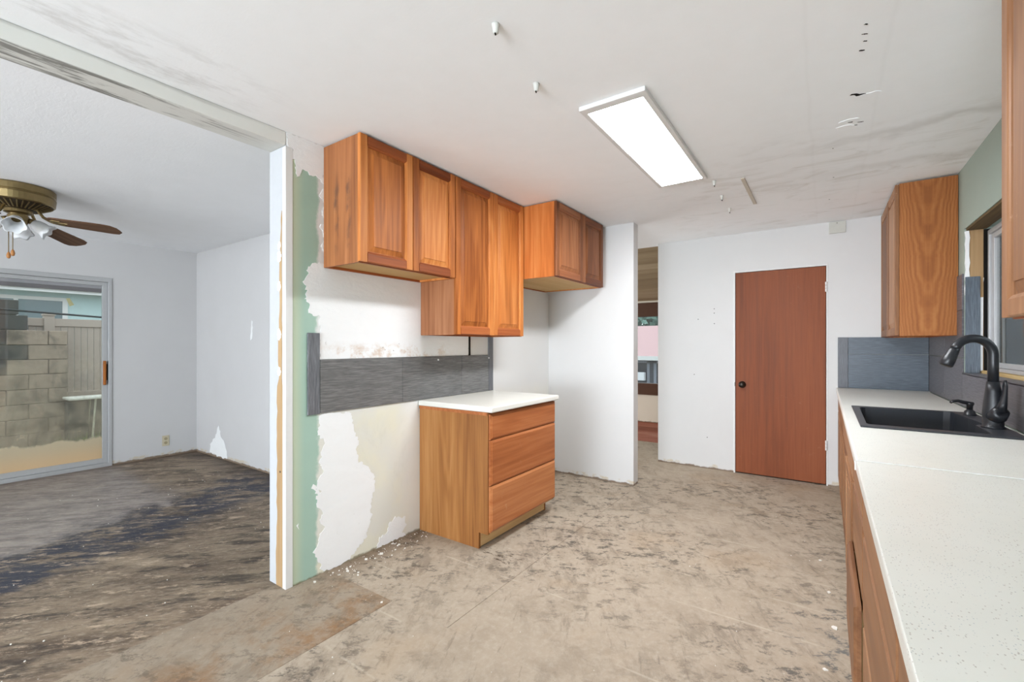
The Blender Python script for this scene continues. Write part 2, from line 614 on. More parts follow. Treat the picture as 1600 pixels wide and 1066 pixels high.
GREY = srgb(104, 104, 103)
MT_LH, MT_LV = m_tile('tile_left_horizontal', 'Y', GREY), m_tile('tile_left_vertical', 'Zy', srgb(104, 106, 110))
MT_BH, MT_BV = m_tile('tile_back_horizontal', 'X', srgb(76, 86, 96)), m_tile('tile_back_vertical', 'Zx', srgb(84, 86, 92))
MT_RH = m_tile('tile_window_wall', 'Y', srgb(92, 90, 94))
M_CEIL, M_DCEIL = m_ceiling(), m_dining_ceiling()
M_WALL = m_paint('kitchen_wall_paint', srgb(217, 217, 216))
M_DWALL = m_paint('dining_wall_paint', srgb(202, 201, 201))
M_TRIM = plain('white_trim_paint', srgb(222, 222, 220), 0.5, 0.35, grain=0.03)
M_LEFT, M_PLASTER = m_left_wall(), m_plaster()
M_GREEN = m_paint('sage_greenboard', srgb(156, 168, 157), 0.6, foot=False)
M_FLOOR = m_subfloor('kitchen_subfloor', None)
M_STRIP = m_subfloor('threshold_subfloor', (srgb(110, 98, 82), 0.32), 0.75, False, 0.9)
M_DFLOOR = m_dining_floor()
D1, D2, D3 = srgb(136, 74, 31), srgb(194, 118, 59), srgb(222, 156, 91)
W_Z = wood('cherry_vertical', D1, D2, D3, 'Z')
W_Y = wood('cherry_horizontal', srgb(116, 58, 28), srgb(158, 86, 46), srgb(186, 114, 66), 'Y')
W_SIDE = wood('cherry_side_smudged', srgb(126, 78, 50), srgb(164, 110, 76), srgb(190, 138, 100), 'Z', mirror=(1, 0.0), stain=0.0)
W_STAIN = wood('cherry_side_stained', srgb(124, 74, 44), srgb(164, 106, 66), srgb(192, 136, 92), 'Z', mirror=(0, 0.17), stain=0.8)
W_FIG = wood('cherry_bookmatched', srgb(118, 68, 34), srgb(160, 100, 54), srgb(188, 130, 78), 'Z', mirror=(0, 0.0), ringw=0.11, arches=True)
W_HONEY = wood('honey_side_panel', srgb(118, 72, 36), srgb(160, 108, 60), srgb(188, 138, 86), 'Z', spread=0.1)
W_DRAW = wood('drawer_front', srgb(134, 74, 40), srgb(168, 100, 58), srgb(192, 128, 82), 'Y', rough=0.36, wear=0.35)
W_WORN = wood('worn_right_cabinet', srgb(110, 72, 46), srgb(146, 104, 72), srgb(176, 134, 100), 'Z', wear=0.7)
W_WORNH = wood('worn_right_drawer', srgb(110, 72, 48), srgb(148, 106, 74), srgb(176, 134, 102), 'Y', wear=0.7)
W_RAW = wood('raw_ply', srgb(196, 160, 108), srgb(216, 184, 134), srgb(228, 202, 158), 'Y', rough=0.7, figure=0.5)
W_STUD = wood('raw_stud', srgb(150, 120, 84), srgb(178, 148, 110), srgb(196, 170, 134), 'Z', rough=0.8, figure=0.6)
W_DOOR = wood('flush_door_veneer', srgb(104, 56, 34), srgb(136, 76, 47), srgb(154, 92, 60), 'Z', rough=0.48, figure=0.35, wear=0.12, spread=0.02)
M_BLACK = plain('black_composite', srgb(36, 40, 46), 0.42, 0.4, grain=0.2, scale=120)
M_SINKRIM = plain('sink_rim_composite', srgb(52, 54, 58), 0.4, 0.4, grain=0.15, scale=140)
M_MATTE = plain('matte_black_metal', srgb(32, 34, 38), 0.34, 0.5, grain=0.1)
M_BRASS = plain('antique_brass', srgb(134, 116, 80), 0.34, 0.5, metal=0.85, grain=0.25, scale=14)
M_DARKBRASS = plain('dark_vent', srgb(58, 46, 30), 0.5, 0.4, metal=0.4)
M_ALU = plain('satin_aluminium', srgb(186, 187, 188), 0.42, 0.5, metal=0.35, grain=0.05)
M_DARK = plain('dark_gap', srgb(28, 26, 24), 0.8, 0.1)
M_KNOB = plain('dark_bronze', srgb(52, 46, 40), 0.3, 0.5, metal=0.7)
M_PLASTIC = plain('off_white_plastic', srgb(206, 206, 200), 0.5, 0.3, grain=0.04)
M_IVORY = plain('ivory_plastic', srgb(196, 186, 160), 0.4, 0.4, grain=0.04)


def m_counter(name, speck):
    k = M(name, 0.3, 0.45)
    n = k.noise(scale=5, detail=5)
    c = k.mix(n, srgb(218, 217, 208), srgb(228, 227, 220))
    if speck:
        for sc, th, col, a in ((170, 0.14, srgb(150, 134, 122), 0.6), (230, 0.15, srgb(165, 172, 174), 0.7), (120, 0.06, srgb(110, 98, 90), 0.7)):
            v = k.voro(k.map((1, 0.6, 1)), sc)
            keep = k.step(k.noise(k.map((1, 1, 1), loc=(sc, 0, 0)), 30, 2), 0.46, 0.56)
            c = k.mix(k.mul(k.math('SUBTRACT', 1.0, k.step(v['Distance'], th, th + 0.08)), keep, a), c, col)
    k.color(c)
    return k.m


M_COUNTER = m_counter('speckled_laminate', True)
M_COUNTER2 = m_counter('plain_laminate', False)


def m_glass(name, haze=None):
    k = M(name)
    t = k.t
    out = [n for n in t.nodes if n.type == 'OUTPUT_MATERIAL'][0]
    tr = k.n('ShaderNodeBsdfTransparent')
    tr.inputs[0].default_value = (0.94, 0.97, 0.97, 1)
    gl = k.n('ShaderNodeBsdfGlossy')
    gl.inputs['Roughness'].default_value = 0.02
    fr = k.n('ShaderNodeFresnel')
    fr.inputs[0].default_value = 1.45
    m1 = k.n('ShaderNodeMixShader')
    k.put(m1.inputs[0], fr.outputs[0])
    k.put(m1.inputs[1], tr.outputs[0])
    k.put(m1.inputs[2], gl.outputs[0])
    res = m1.outputs[0]
    df = k.n('ShaderNodeBsdfDiffuse')
    m2 = k.n('ShaderNodeMixShader')
    if haze == 'stained':
        x, y, z = k.xyz()
        z2 = k.math('ADD', z, k.math('MULTIPLY', k.math('SUBTRACT', k.noise(k.map((1, 1, 0.3)), 5, 5, 0.6), 0.5), 0.16))
        lo = k.math('SUBTRACT', 1.0, k.step(z2, 0.30, 0.335))
        c = k.mix(k.step(z, 0.08, 0.30), srgb(232, 208, 172), srgb(220, 208, 184))
        df2 = k.n('ShaderNodeBsdfTranslucent')
        k.put(df.inputs[0], c)
        k.put(df2.inputs[0], c)
        md = k.n('ShaderNodeMixShader')
        md.inputs[0].default_value = 0.55
        k.put(md.inputs[1], df.outputs[0])
        k.put(md.inputs[2], df2.outputs[0])
        film = k.math('MULTIPLY', k.step(k.noise(scale=7, detail=6, rough=0.7), 0.3, 0.8), k.math('MULTIPLY_ADD', k.step(z, 0.9, 1.5), -0.27, 0.30))
        film = k.math('ADD', film, k.mul(k.math('SUBTRACT', 1.0, k.step(z, 0.35, 0.95)), 0.12))
        k.put(m2.inputs[0], k.math('MAXIMUM', k.math('MULTIPLY', lo, 0.86), film))
        k.put(m2.inputs[2], md.outputs[0])
    else:
        k.put(df.inputs[0], (0.6, 0.65, 0.65))
        m2.inputs[0].default_value = 0.05
        k.put(m2.inputs[2], df.outputs[0])
    k.put(m2.inputs[1], res)
    k.put(out.inputs[0], m2.outputs[0])
    return k.m


M_GLASS, M_GLASS_ST = m_glass('window_glass'), m_glass('stained_slider_glass', 'stained')


def m_emit(name, c, s):
    k = M(name)
    k.put(k.b.inputs['Base Color'], (0.9, 0.9, 0.9))
    k.put(k.b.inputs['Emission Color'], c)
    k.b.inputs['Emission Strength'].default_value = s
    return k.m


M_EMIT = m_emit('light_diffuser', (0.95, 0.985, 1.03), PANEL)

# ------------------------------------------------------------------ setting: floors
T = 0.02
floor = struct(MB().box(-6.7, YN - 0.2, -0.25, 1.0, 7.9, -T).build('floor', plain('slab', srgb(120, 112, 104), 0.9)))
sheets = [(-2.45, YN, -1.811, 1.54, M_STRIP), (-2.45, 1.5405, -1.4297, 3.90, M_FLOOR), (-1.8105, YN, -0.42, 1.540, M_FLOOR), (-1.4277, 1.5405, XR, 3.90, M_FLOOR), (-0.4193, YN, XR, 1.540, M_FLOOR), (-2.45, 3.9007, XR, 6.06, M_FLOOR)]
for x0, y0, x1, y1, m in sheets:
    box('subfloor_sheet', m, floor, x0, y0, -T, x1, y1, 0.0 if m is M_FLOOR else 0.0012, bevel=0.0006, seg=1)
box('dining_subfloor', M_DFLOOR, floor, -6.5, YN, -T, -2.453, 2.45, -0.006, bevel=0.002, seg=1, label='dark stained dining room floor')
M_REDWOOD = wood('stripped_living_floor', srgb(120, 60, 44), srgb(164, 96, 74), srgb(206, 160, 140), 'X', scale=1.6, rough=0.6, wear=0.8)
M_LFLOOR = m_subfloor('living_subfloor', None, 0.6, False)
box('living_subfloor', M_LFLOOR, floor, -6.5, 2.49, -T, -2.453, 6.06, -0.001)
box('living_floor_strip', M_REDWOOD, floor, -6.5, 6.062, -T, 0.9, YV, 0.004, label='reddish stripped floor by the living room window')

# ------------------------------------------------------------------ setting: ceilings
ceil = struct(MB().box(XLO, YN, H, XR + 0.2, YB + 0.12, H + 0.1).build('ceiling', M_CEIL))
dceil = struct(MB().box(XD - 0.2, YN, H, XLO, YD + 0.15, H + 0.1).build('ceiling_dining', M_DCEIL))
M_TG = wood('living_ceiling_boards', srgb(150, 132, 104), srgb(176, 158, 128), srgb(196, 180, 152), 'X', rough=0.7, figure=0.3)
lceil = struct(MB().box(-6.6, 2.49, H + 0.002, XLO, 5.22, H + 0.1).build('ceiling_living', M_TG))
for i in range(12):   # sloping boards down to the living room window wall
    y0, y1 = 5.22 + i * 0.2, 5.22 + (i + 1) * 0.2 - 0.004
    z0, z1 = H + 0.02 - (y0 - 5.22) * 0.172, H + 0.02 - (y1 - 5.22) * 0.172
    MB().hexa([(-6.6, y0, z0), (1, y0, z0), (1, y1, z1), (-6.6, y1, z1), (-6.6, y0, z0 + 0.03), (1, y0, z0 + 0.03), (1, y1, z1 + 0.03), (-6.6, y1, z1 + 0.03)]).build('ceiling_board', M_TG, lceil)
MB().hexa([(-6.6, 5.2, 2.5), (1, 5.2, 2.5), (1, 7.8, 2.06), (-6.6, 7.8, 2.06), (-6.6, 5.2, 2.56), (1, 5.2, 2.56), (1, 7.8, 2.12), (-6.6, 7.8, 2.12)]).build('roof_deck', M_DARK, lceil)

# ------------------------------------------------------------------ setting: walls
wl = struct(MB().box(XLO, YO, 0, XL, YF + 0.12, H).build('wall_left', M_LEFT))
struct(MB().box(XLO + 0.005, YF, 0, -1.452, YF + 0.115, H).build('wall_return', M_WALL))
wb = MB()
wb.box(-1.536, YB, 0, -0.766, YB + 0.12, H).box(0.026, YB, 0, XR + 0.14, YB + 0.12, H).box(-0.766, YB, 2.058, 0.026, YB + 0.12, H)
wback = struct(wb.build('wall_back', M_WALL))
wr = MB()
WY0, WY1, WZ0, WZ1 = 2.40, 3.985, 1.118, 2.038
wr.box(XR, YN, 0, XR + 0.14, WY0, H).box(XR, WY1, 0, XR + 0.14, YB, H).box(XR, WY0, 0, XR + 0.14, WY1, WZ0).box(XR, WY0, WZ1, XR + 0.14, WY1, H)
wright = struct(wr.build('wall_right', M_GREEN))
SY0, SY1, SZ1 = -0.27, 1.562, 2.03
wd = MB()
wd.box(XD - 0.12, SY1, -0.01, XD, YD + 0.12, H).box(XD - 0.12, YN, -0.01, XD, SY0, H).box(XD - 0.12, SY0, SZ1, XD, SY1, H)
struct(wd.build('wall_dining_far', M_DWALL))
wdr = struct(MB().box(XD - 0.12, YD, -0.01, XLO, YD + 0.12, H).build('wall_dining_right', M_DWALL))
struct(MB().box(XD - 0.12, YN - 0.12, -0.01, XR + 0.14, YN, H).build('wall_front', M_WALL))
struct(MB().box(XD - 0.12, YD + 0.12, 0, XD, YV, H).build('wall_living_left', M_DWALL))
struct(MB().box(XR, YB + 0.12, 0, XR + 0.14, YV, H).build('wall_living_right', M_DWALL))
LZ0, LZ1, LX0, LX1 = 0.47, 1.80, -4.2, -0.9
lw = MB()
lw.box(-6.5, YV, 0, XR + 0.14, YV + 0.12, LZ0).box(-6.5, YV, LZ0, LX0, YV + 0.12, LZ1).box(LX1, YV, LZ0, XR + 0.14, YV + 0.12, LZ1).box(-6.5, YV, LZ1, XR + 0.14, YV + 0.12, 2.06)
struct(lw.build('wall_living_far', m_paint('living_wall_paint', srgb(228, 220, 204))))

# beam over the dining opening and the stripped end of the wall
M_BEAM = m_paint('scuffed_beam_paint', srgb(224, 224, 218), 1.0, foot=False)


def m_beam():
    k = M('scuffed_beam', 0.7, 0.25)
    x, y, z = k.xyz()
    c = k.mix(k.noise(scale=4, detail=5), srgb(218, 218, 212), srgb(230, 230, 226))
    n = k.noise(k.map((9, 0.9, 6)), 3.2, 7, 0.7, 0.4)
    under = k.math('SUBTRACT', 1.0, k.step(z, 2.367, 2.372))
    c = k.mix(k.mul(k.step(n, 0.47, 0.60), under, k.math('SUBTRACT', 1.0, k.step(y, 0.8, 1.35)), 0.85), c, srgb(92, 90, 86))
    c = k.mix(k.mul(under, 0.25), c, srgb(170, 168, 160))
    edge = k.math('SUBTRACT', k.math('ADD', z, k.math('MULTIPLY', n, 0.03)), 0.0)
    c = k.mix(k.mul(k.step(edge, 2.436, 2.448), k.math('SUBTRACT', 1.0, k.step(y, 0.8, 1.4)), 0.35), c, srgb(130, 128, 122))
    k.color(c)
    k.bump(n, 0.2, 0.004)
    return k.m


struct(MB().box(XLO + 0.004, YN, 2.366, XL, YO, H).build('trim_1', m_beam(), bevel=0.006))
# exposed stud between the ragged paint edges
random.seed(3)
zz = [q * 0.045 for q in range(46)]
XR0 = -2.388
right, left = [], []
for z in zz:
    if z < 0.30: w = 0.066
    elif z < 1.10: w = 0.056
    elif z < 1.45: w = 0.040
    else: w = 0.030 - 0.014 * max(0, z - 1.6) / 0.4
    left.append((XR0 - max(0.006, w + random.uniform(-0.007, 0.005)), z))
    right.append((XR0 - (random.uniform(0.0, 0.008) if z > 1.1 else 0), z))
box('wall_end_paint', plain('wall_end_paint', srgb(190, 192, 195), 0.7, 0.25, grain=0.04), wl, XLO - 0.001, YO - 0.003, 0, XL, YO, 2.366, label='white painted end of the wall')
MB().prism([right + left[::-1]], lambda a, b, h: (a, h, b), YO - 0.0045, YO).build('exposed_stud', W_STUD, wl, label='bare wood stud showing through torn paint')
for z, r in ((1.16, 0.016), (1.36, 0.02), (1.62, 0.018), (1.78, 0.02), (1.84, 0.014)):
    MB().prism([ragged([(-2.42 + r * math.cos(t), z + 1.6 * r * math.sin(t)) for t in [q * math.pi / 4 for q in range(8)]], 0.004, 0.006)], lambda a, b, h: (a, h, b), YO - 0.0055, YO).build('torn_plaster', M_PLASTER, wl)
MB().lathe([(0.006, 0), (0.005, 0.001)], (-2.41, YO - 0.0045, 0.62), (0, -1, 0), 10).build('knot', M_KNOB, wl)
MB().prism([[(-2.384, YO - 0.006), (XL + 0.003, YO - 0.006), (XL + 0.003, YO + 0.034), (XL, YO + 0.034), (XL, YO), (-2.384, YO)]], flat_z, 0.001, 2.36).build('corner_bead', M_TRIM, wl, bevel=0.0015)
# skim coat patches on the greenboard
PATCH = [
    [(1.294, 2.438), (1.526, 2.439), (1.526, 2.323), (1.498, 2.241), (1.474, 2.255), (1.447, 2.25), (1.424, 2.254), (1.402, 2.261), (1.379, 2.268), (1.368, 2.222), (1.35, 2.217), (1.343, 2.263), (1.332, 2.305), (1.328, 2.308), (1.328, 2.362), (1.294, 2.364)],
    [(1.53, 2.324), (1.494, 2.247), (1.514, 2.216), (1.486, 2.153), (1.518, 2.114), (1.494, 2.065), (1.518, 2.015), (1.49, 1.973), (1.519, 1.916), (1.499, 1.865), (1.523, 1.814), (1.511, 1.754), (1.531, 1.742)],
    [(1.531, 1.764), (1.487, 1.772), (1.44, 1.754), (1.41, 1.725), (1.413, 1.69), (1.387, 1.644), (1.41, 1.601), (1.395, 1.56), (1.425, 1.52), (1.417, 1.484), (1.456, 1.461), (1.487, 1.474), (1.475, 1.426), (1.499, 1.402), (1.483, 1.368), (1.483, 1.222), (2.79, 1.222), (2.79, 1.5), (2.358, 1.5), (2.357, 1.765)],
    [(1.496, 0.913), (1.476, 0.894), (1.488, 0.848), (1.464, 0.809), (1.492, 0.775), (1.52, 0.748), (1.5, 0.701), (1.488, 0.638), (1.512, 0.574), (1.476, 0.546), (1.465, 0.498), (1.496, 0.468), (1.461, 0.441), (1.473, 0.388), (1.508, 0.348), (1.481, 0.313), (1.52, 0.252), (1.489, 0.226), (1.477, 0.176), (1.45, 0.143), (1.465, 0.094), (1.501, 0.051), (1.489, 0.026), (1.537, 0.002), (1.656, 0.003), (1.727, 0.047), (1.802, 0.107), (1.841, 0.223), (1.831, 0.307), (1.87, 0.385), (1.86, 0.477), (1.811, 0.545), (1.75, 0.582), (1.727, 0.65), (1.745, 0.709), (1.708, 0.801), (1.69, 0.893)],
    [(1.881, 0.002), (1.901, 0.064), (1.968, 0.074), (1.984, 0.128), (2.038, 0.153), (2.116, 0.129), (2.128, 0.073), (2.094, 0.032), (2.122, 0.002), (1.995, 0.001)],
    [(1.449, 0.516), (1.488, 0.463), (1.476, 0.444), (1.441, 0.497)],
    [(1.345, 0.321), (1.363, 0.329), (1.359, 0.295)],
]


for i, p in enumerate(PATCH):
    MB().prism([ragged(p, 0.008, 0.011)], lambda a, b, h: (h, a, max(0.001, min(b, 2.4395))), XL, XL + 0.0025 - 0.0002 * i).build('plaster_patch', M_PLASTER, wl)
# grey tiles left on the wall
TZ0, TZ1 = 0.916, 1.221
def tile(m, par, *b):
    return box('tile', m, par, *b, bevel=0.0015, seg=1)
tile(MT_LV, wl, XL, 1.408, 0.913, XL + 0.011, 1.480, 1.371)
tile(MT_LH, wl, XL, 1.483, TZ0, XL + 0.010, 2.088, TZ1)
tile(MT_LH, wl, XL, 2.090, TZ0, XL + 0.010, 2.694, TZ1)
tile(MT_LH, wl, XL, 2.696, TZ0, XL + 0.010, 3.038, TZ1)
tile(MT_LV, wl, XL, 3.041, TZ0, XL + 0.011, 3.103, 1.40)
box('dark_channel', M_DARK, wl, XL, 2.785, TZ1, XL + 0.004, 2.808, 1.40, label='dark vertical slot above the tiles')
for y in (2.43, 3.04):
    MB().lathe([(0.006, 0), (0.006, 0.006), (0.003, 0.008)], (XL + 0.009, y, 1.195), (1, 0, 0), 10).build('tile_spacer', M_TRIM, wl)
# tiles on the back wall and window wall
tile(MT_BV, wback, 0.100, YB - 0.011, 0.917, 0.174, YB, 1.374)
tile(MT_BH, wback, 0.176, YB - 0.010, 0.917, XR - 0.011, YB, 1.220)
tile(MT_BH, wback, 0.176, YB - 0.010, 1.223, XR - 0.011, YB, 1.373)
rows = [(0.917, 1.220), (1.223, 1.525), (1.528, 1.756)]
for z0, z1 in rows:
    tile(MT_RH, wright, XR - 0.010, 4.492, z0, XR, YB - 0.002, z1)
    tile(MT_RH, wright, XR - 0.010, 3.987, z0, XR, 4.489, z1)
z0, z1 = 0.917, 1.125
for y0, y1 in ((3.38, 3.985), (2.77, 3.378), (2.16, 2.768), (1.55, 2.158), (0.94, 1.548)):
    tile(MT_RH, wright, XR - 0.010, y0, z0, XR, y1, z1)

# ------------------------------------------------------------------ door_1: flush brown door in the back wall
d1 = struct(MB().box(-0.748, YB + 0.004, 0.012, 0.010, YB + 0.040, 2.038).build('door_1', W_DOOR, bevel=0.002))
fr = MB()
fr.prism([[(-0.766, 0), (-0.7515, 0), (-0.7515, 2.042), (0.0135, 2.042), (0.0135, 0), (0.026, 0), (0.026, 2.058), (-0.766, 2.058)]], lambda a, b, h: (a, h, b), YB - 0.004, YB + 0.115)
fr.build('door_frame', M_TRIM, d1, bevel=0.002)
box('door_stop', M_DARK, d1, -0.76, YB + 0.045, 0, 0.02, YB + 0.06, 2.05)
MB().lathe([(0.034, 0), (0.034, 0.006), (0.016, 0.012), (0.013, 0.03), (0.022, 0.036), (0.029, 0.05), (0.027, 0.062), (0.012, 0.068)], (-0.687, YB + 0.004, 0.905), (0, -1, 0), 24).build('door_knob', M_KNOB, d1, smooth=True)
box('strike_plate', M_KNOB, d1, -0.757, YB - 0.0055, 0.885, -0.752, YB, 0.925)
for z in (1.80, 0.33):
    h = MB()
    for q in range(3):
        h.tube([(0.0125, YB - 0.008, z + q * 0.031), (0.0125, YB - 0.008, z + q * 0.031 + 0.027)], 0.009, 10)
    h.build('hinge', M_TRIM, d1)
# scuffs and screw holes
for x, z in ((-0.951, 1.685), (-0.951, 1.64), (-1.11, 1.58), (-0.95, 1.53), (-1.15, 0.99), (-1.02, 0.33)):
    MB().lathe([(0.005, 0), (0.004, 0.001)], (x, YB, z), (0, -1, 0), 8).build('screw_hole', M_DARK, wback)

# ------------------------------------------------------------------ window_1 above the sink
w1 = struct(rect_frame(MB(), yz, WY0 + 0.018, WY1 - 0.018, WZ0 + 0.029, WZ1 - 0.028, XR + 0.1, XR + 0.16, 0.027, 0.027, 0.021, 0.027).build('window_1', M_ALU, bevel=0.002))
box('jamb_board', W_STUD, w1, XR + 0.022, WY1 - 0.014, 1.60, XR + 0.084, WY1 - 0.001, WZ1, bevel=0.002)
box('jamb_board', W_STUD, w1, XR + 0.022, WY1 - 0.010, WZ0 + 0.01, XR + 0.085, WY1 - 0.001, 1.60)
box('jamb_board', W_STUD, w1, XR, WY0 + 0.001, WZ0 + 0.01, XR + 0.092, WY0 + 0.014, WZ1)
M_OLDWOOD = wood('dark_header_wood', srgb(70, 58, 40), srgb(112, 94, 66), srgb(146, 126, 92), 'Y', rough=0.8)
box('dark_joint', M_DARK, w1, XR + 0.0845, WY1 - 0.0125, WZ0 + 0.012, XR + 0.139, WY1 - 0.001, WZ1 - 0.015)
box('header_board', M_OLDWOOD, w1, XR + 0.006, WY0 + 0.005, WZ1 - 0.014, XR + 0.095, WY1 - 0.016, WZ1)
MB().prism([ragged([(XR + 0.002, 1.62), (XR + 0.022, 1.62), (XR + 0.020, 2.02), (XR + 0.003, 2.02)], 0.003, 0.04)], lambda a, b, h: (a, h, b), WY1 - 0.018, WY1 - 0.001).build('plaster_edge', M_PLASTER, w1)
MB().prism([ragged([(XR + 0.066, 1.14), (XR + 0.080, 1.14), (XR + 0.083, 1.72), (XR + 0.02, 1.72), (XR + 0.004, 1.742), (XR + 0.072, 1.742)], 0.004, 0.03)], lambda a, b, h: (a, h, b), WY1 - 0.0135, WY1 - 0.001).build('plaster_edge', M_PLASTER, w1)
tile(m_tile('tile_jamb', 'Zx', srgb(88, 98, 108)), w1, XR + 0.001, WY1 - 0.024, 1.128, XR + 0.068, WY1 - 0.014, 1.732)
tile(MT_RH, w1, XR - 0.010, WY0 + 0.01, WZ0, XR + 0.072, 3.2, 1.128)
tile(MT_RH, w1, XR - 0.010, 3.202, WZ0, XR + 0.072, WY1 - 0.002, 1.128)
box('sill_board', wood('yellowed_sill', srgb(140, 116, 72), srgb(182, 156, 108), srgb(206, 184, 140), 'Y', rough=0.7), w1, XR + 0.074, WY0 + 0.016, WZ0, XR + 0.135, WY1 - 0.016, WZ0 + 0.028, bevel=0.002)
gx = XR + 0.125
rect_frame(MB(), yz, 3.16, WY1 - 0.048, WZ0 + 0.052, WZ1 - 0.057, gx - 0.014, gx + 0.006, 0.040, 0.052, 0.028, 0.030).build('sash', M_ALU, w1, bevel=0.002)
g2 = gx + 0.018
rect_frame(MB(), yz, WY0 + 0.047, 3.19, WZ0 + 0.052, WZ1 - 0.057, g2 - 0.008, g2 + 0.008, 0.035, 0.040, 0.025, 0.025).build('sash', M_ALU, w1, bevel=0.002)
box('glass_pane', M_GLASS, w1, gx - 0.002, 3.19, WZ0 + 0.07, gx + 0.002, WY1 - 0.09, WZ1 - 0.08)
box('glass_pane', M_GLASS, w1, g2 - 0.002, WY0 + 0.07, WZ0 + 0.07, g2 + 0.002, 3.16, WZ1 - 0.07)

# ------------------------------------------------------------------ door_2: aluminium sliding door in the dining room
d2 = struct(rect_frame(MB(), yz, SY0, SY1, -0.008, SZ1, XD - 0.11, XD + 0.012, 0.032, 0.032, 0.040, 0.045).build('door_2', M_ALU, bevel=0.003))
for (y0, y1, x) in ((0.62, SY1 - 0.034, XD - 0.03), (SY0 + 0.034, 0.68, XD - 0.075)):
    rect_frame(MB(), yz, y0, y1, 0.034, SZ1 - 0.047, x - 0.016, x + 0.016, 0.042, 0.042, 0.051, 0.038).build('sliding_panel', M_ALU, d2, bevel=0.002)
    box('glass_pane', M_GLASS_ST, d2, x - 0.002, y0 + 0.04, 0.08, x + 0.002, y1 - 0.04, SZ1 - 0.08, label='dirty glass with a tan stain along the bottom')
yh = SY1 - 0.055
MB().box(XD - 0.012, yh - 0.018, 0.875, XD + 0.022, yh + 0.004, 1.135).build('door_pull', wood('pull_wood', srgb(130, 74, 34), srgb(172, 106, 52), srgb(196, 134, 78), 'Z'), d2, bevel=0.005)
MB().box(XD - 0.012, SY1 - 0.05, 0.925, XD + 0.006, SY1 - 0.036, 1.10).build('latch_plate', M_DARK, d2, bevel=0.002)
MB().prism([[(1.205, 1.785), (1.232, 1.790), (1.266, 1.722), (1.232, 1.705)]], lambda a, b, h: (h, a, b), XD - 0.027, XD - 0.0265).build('sticker', plain('yellowed_label', srgb(176, 172, 130), 0.7), d2, label='small yellowed sticker on the glass')

# ------------------------------------------------------------------ window_2: living room window seen through the gap
M_BROWN = plain('dark_brown_paint', srgb(82, 52, 34), 0.5, 0.35, grain=0.15)
w2 = struct(rect_frame(MB(), lambda a, b, h: (a, h, b), LX0, LX1, LZ0, 2.02, YV - 0.03, YV + 0.11, 0.06, 0.06, 0.19, 0.23).build('window_2', M_BROWN, bevel=0.003))
box('glass_pane', M_GLASS, w2, LX0 + 0.05, YV + 0.06, 0.66, LX1 - 0.05, YV + 0.064, LZ1)

# ------------------------------------------------------------------ cabinets


def panel_door(par, s, xf, y0, y1, z0, z1, mz, my, fw=0.058, name='door', mp=None):
    """Raised-panel door facing s*x with its face at xf: a panel mesh carrying two stiles and two rails."""
    b = xf - s * 0.020
    Y0, Y1, Z0, Z1 = y0 + fw - 0.004, y1 - fw + 0.004, z0 + fw - 0.004, z1 - fw + 0.004
    mb = MB()
    prof = [(0.0, -0.016), (0.0, -0.0125), (0.009, -0.0125), (0.036, -0.0045), (0.0365, -0.0015)]
    rings = []
    for ins, dx in prof:
        rings.append([mb.bm.verts.new((xf + s * dx, a, c)) for a, c in ((Y0 + ins, Z0 + ins), (Y1 - ins, Z0 + ins), (Y1 - ins, Z1 - ins), (Y0 + ins, Z1 - ins))])
    for u, w in zip(rings, rings[1:]):
        for q in range(4):
            mb._f([u[q], u[(q + 1) % 4], w[(q + 1) % 4], w[q]])
    mb._f(rings[-1])
    mb._f(rings[0][::-1])
    d = mb.build(name, mp or mz, par)
    # inner edge carries an ogee-like chamfer
    def sec(o, i):   # from outer edge o to inner edge i
        g = 1 if i > o else -1
        return [(o, -0.020), (o, -0.004), (o + g * 0.004, 0), (i - g * 0.012, 0), (i - g * 0.009, -0.003), (i - g * 0.003, -0.006), (i, -0.0095), (i, -0.020)]
    for o, i in ((y0, y0 + fw), (y1, y1 - fw)):
        MB().prism([sec(o, i)], lambda a, dx, h: (xf + s * dx, a, h), z0, z1).build('stile', mz, d)
    for o, i in ((z0, z0 + fw), (z1, z1 - fw)):
        MB().prism([sec(o, i)], lambda a, dx, h: (xf + s * dx, h, a), y0 + fw - 0.008, y1 - fw + 0.008).build('rail', my, d)
    return d


def slab_front(par, s, xf, y0, y1, z0, z1, mat, name='drawer_front', edge=0.014):
    """Solid drawer front with a sloped and stepped edge all round."""
    mb = MB()
    rings = []
    for ins, dx in ((0, -0.020), (0, -0.009), (edge * 0.85, -0.002), (edge, 0.0)):
        rings.append([mb.bm.verts.new((xf + s * dx, a, c)) for a, c in ((y0 + ins, z0 + ins), (y1 - ins, z0 + ins), (y1 - ins, z1 - ins), (y0 + ins, z1 - ins))])
    for u, w in zip(rings, rings[1:]):
        for q in range(4):
            mb._f([u[q], u[(q + 1) % 4], w[(q + 1) % 4], w[q]])
    mb._f(rings[-1])
    mb._f(rings[0][::-1])
    return mb.build(name, mat, par)


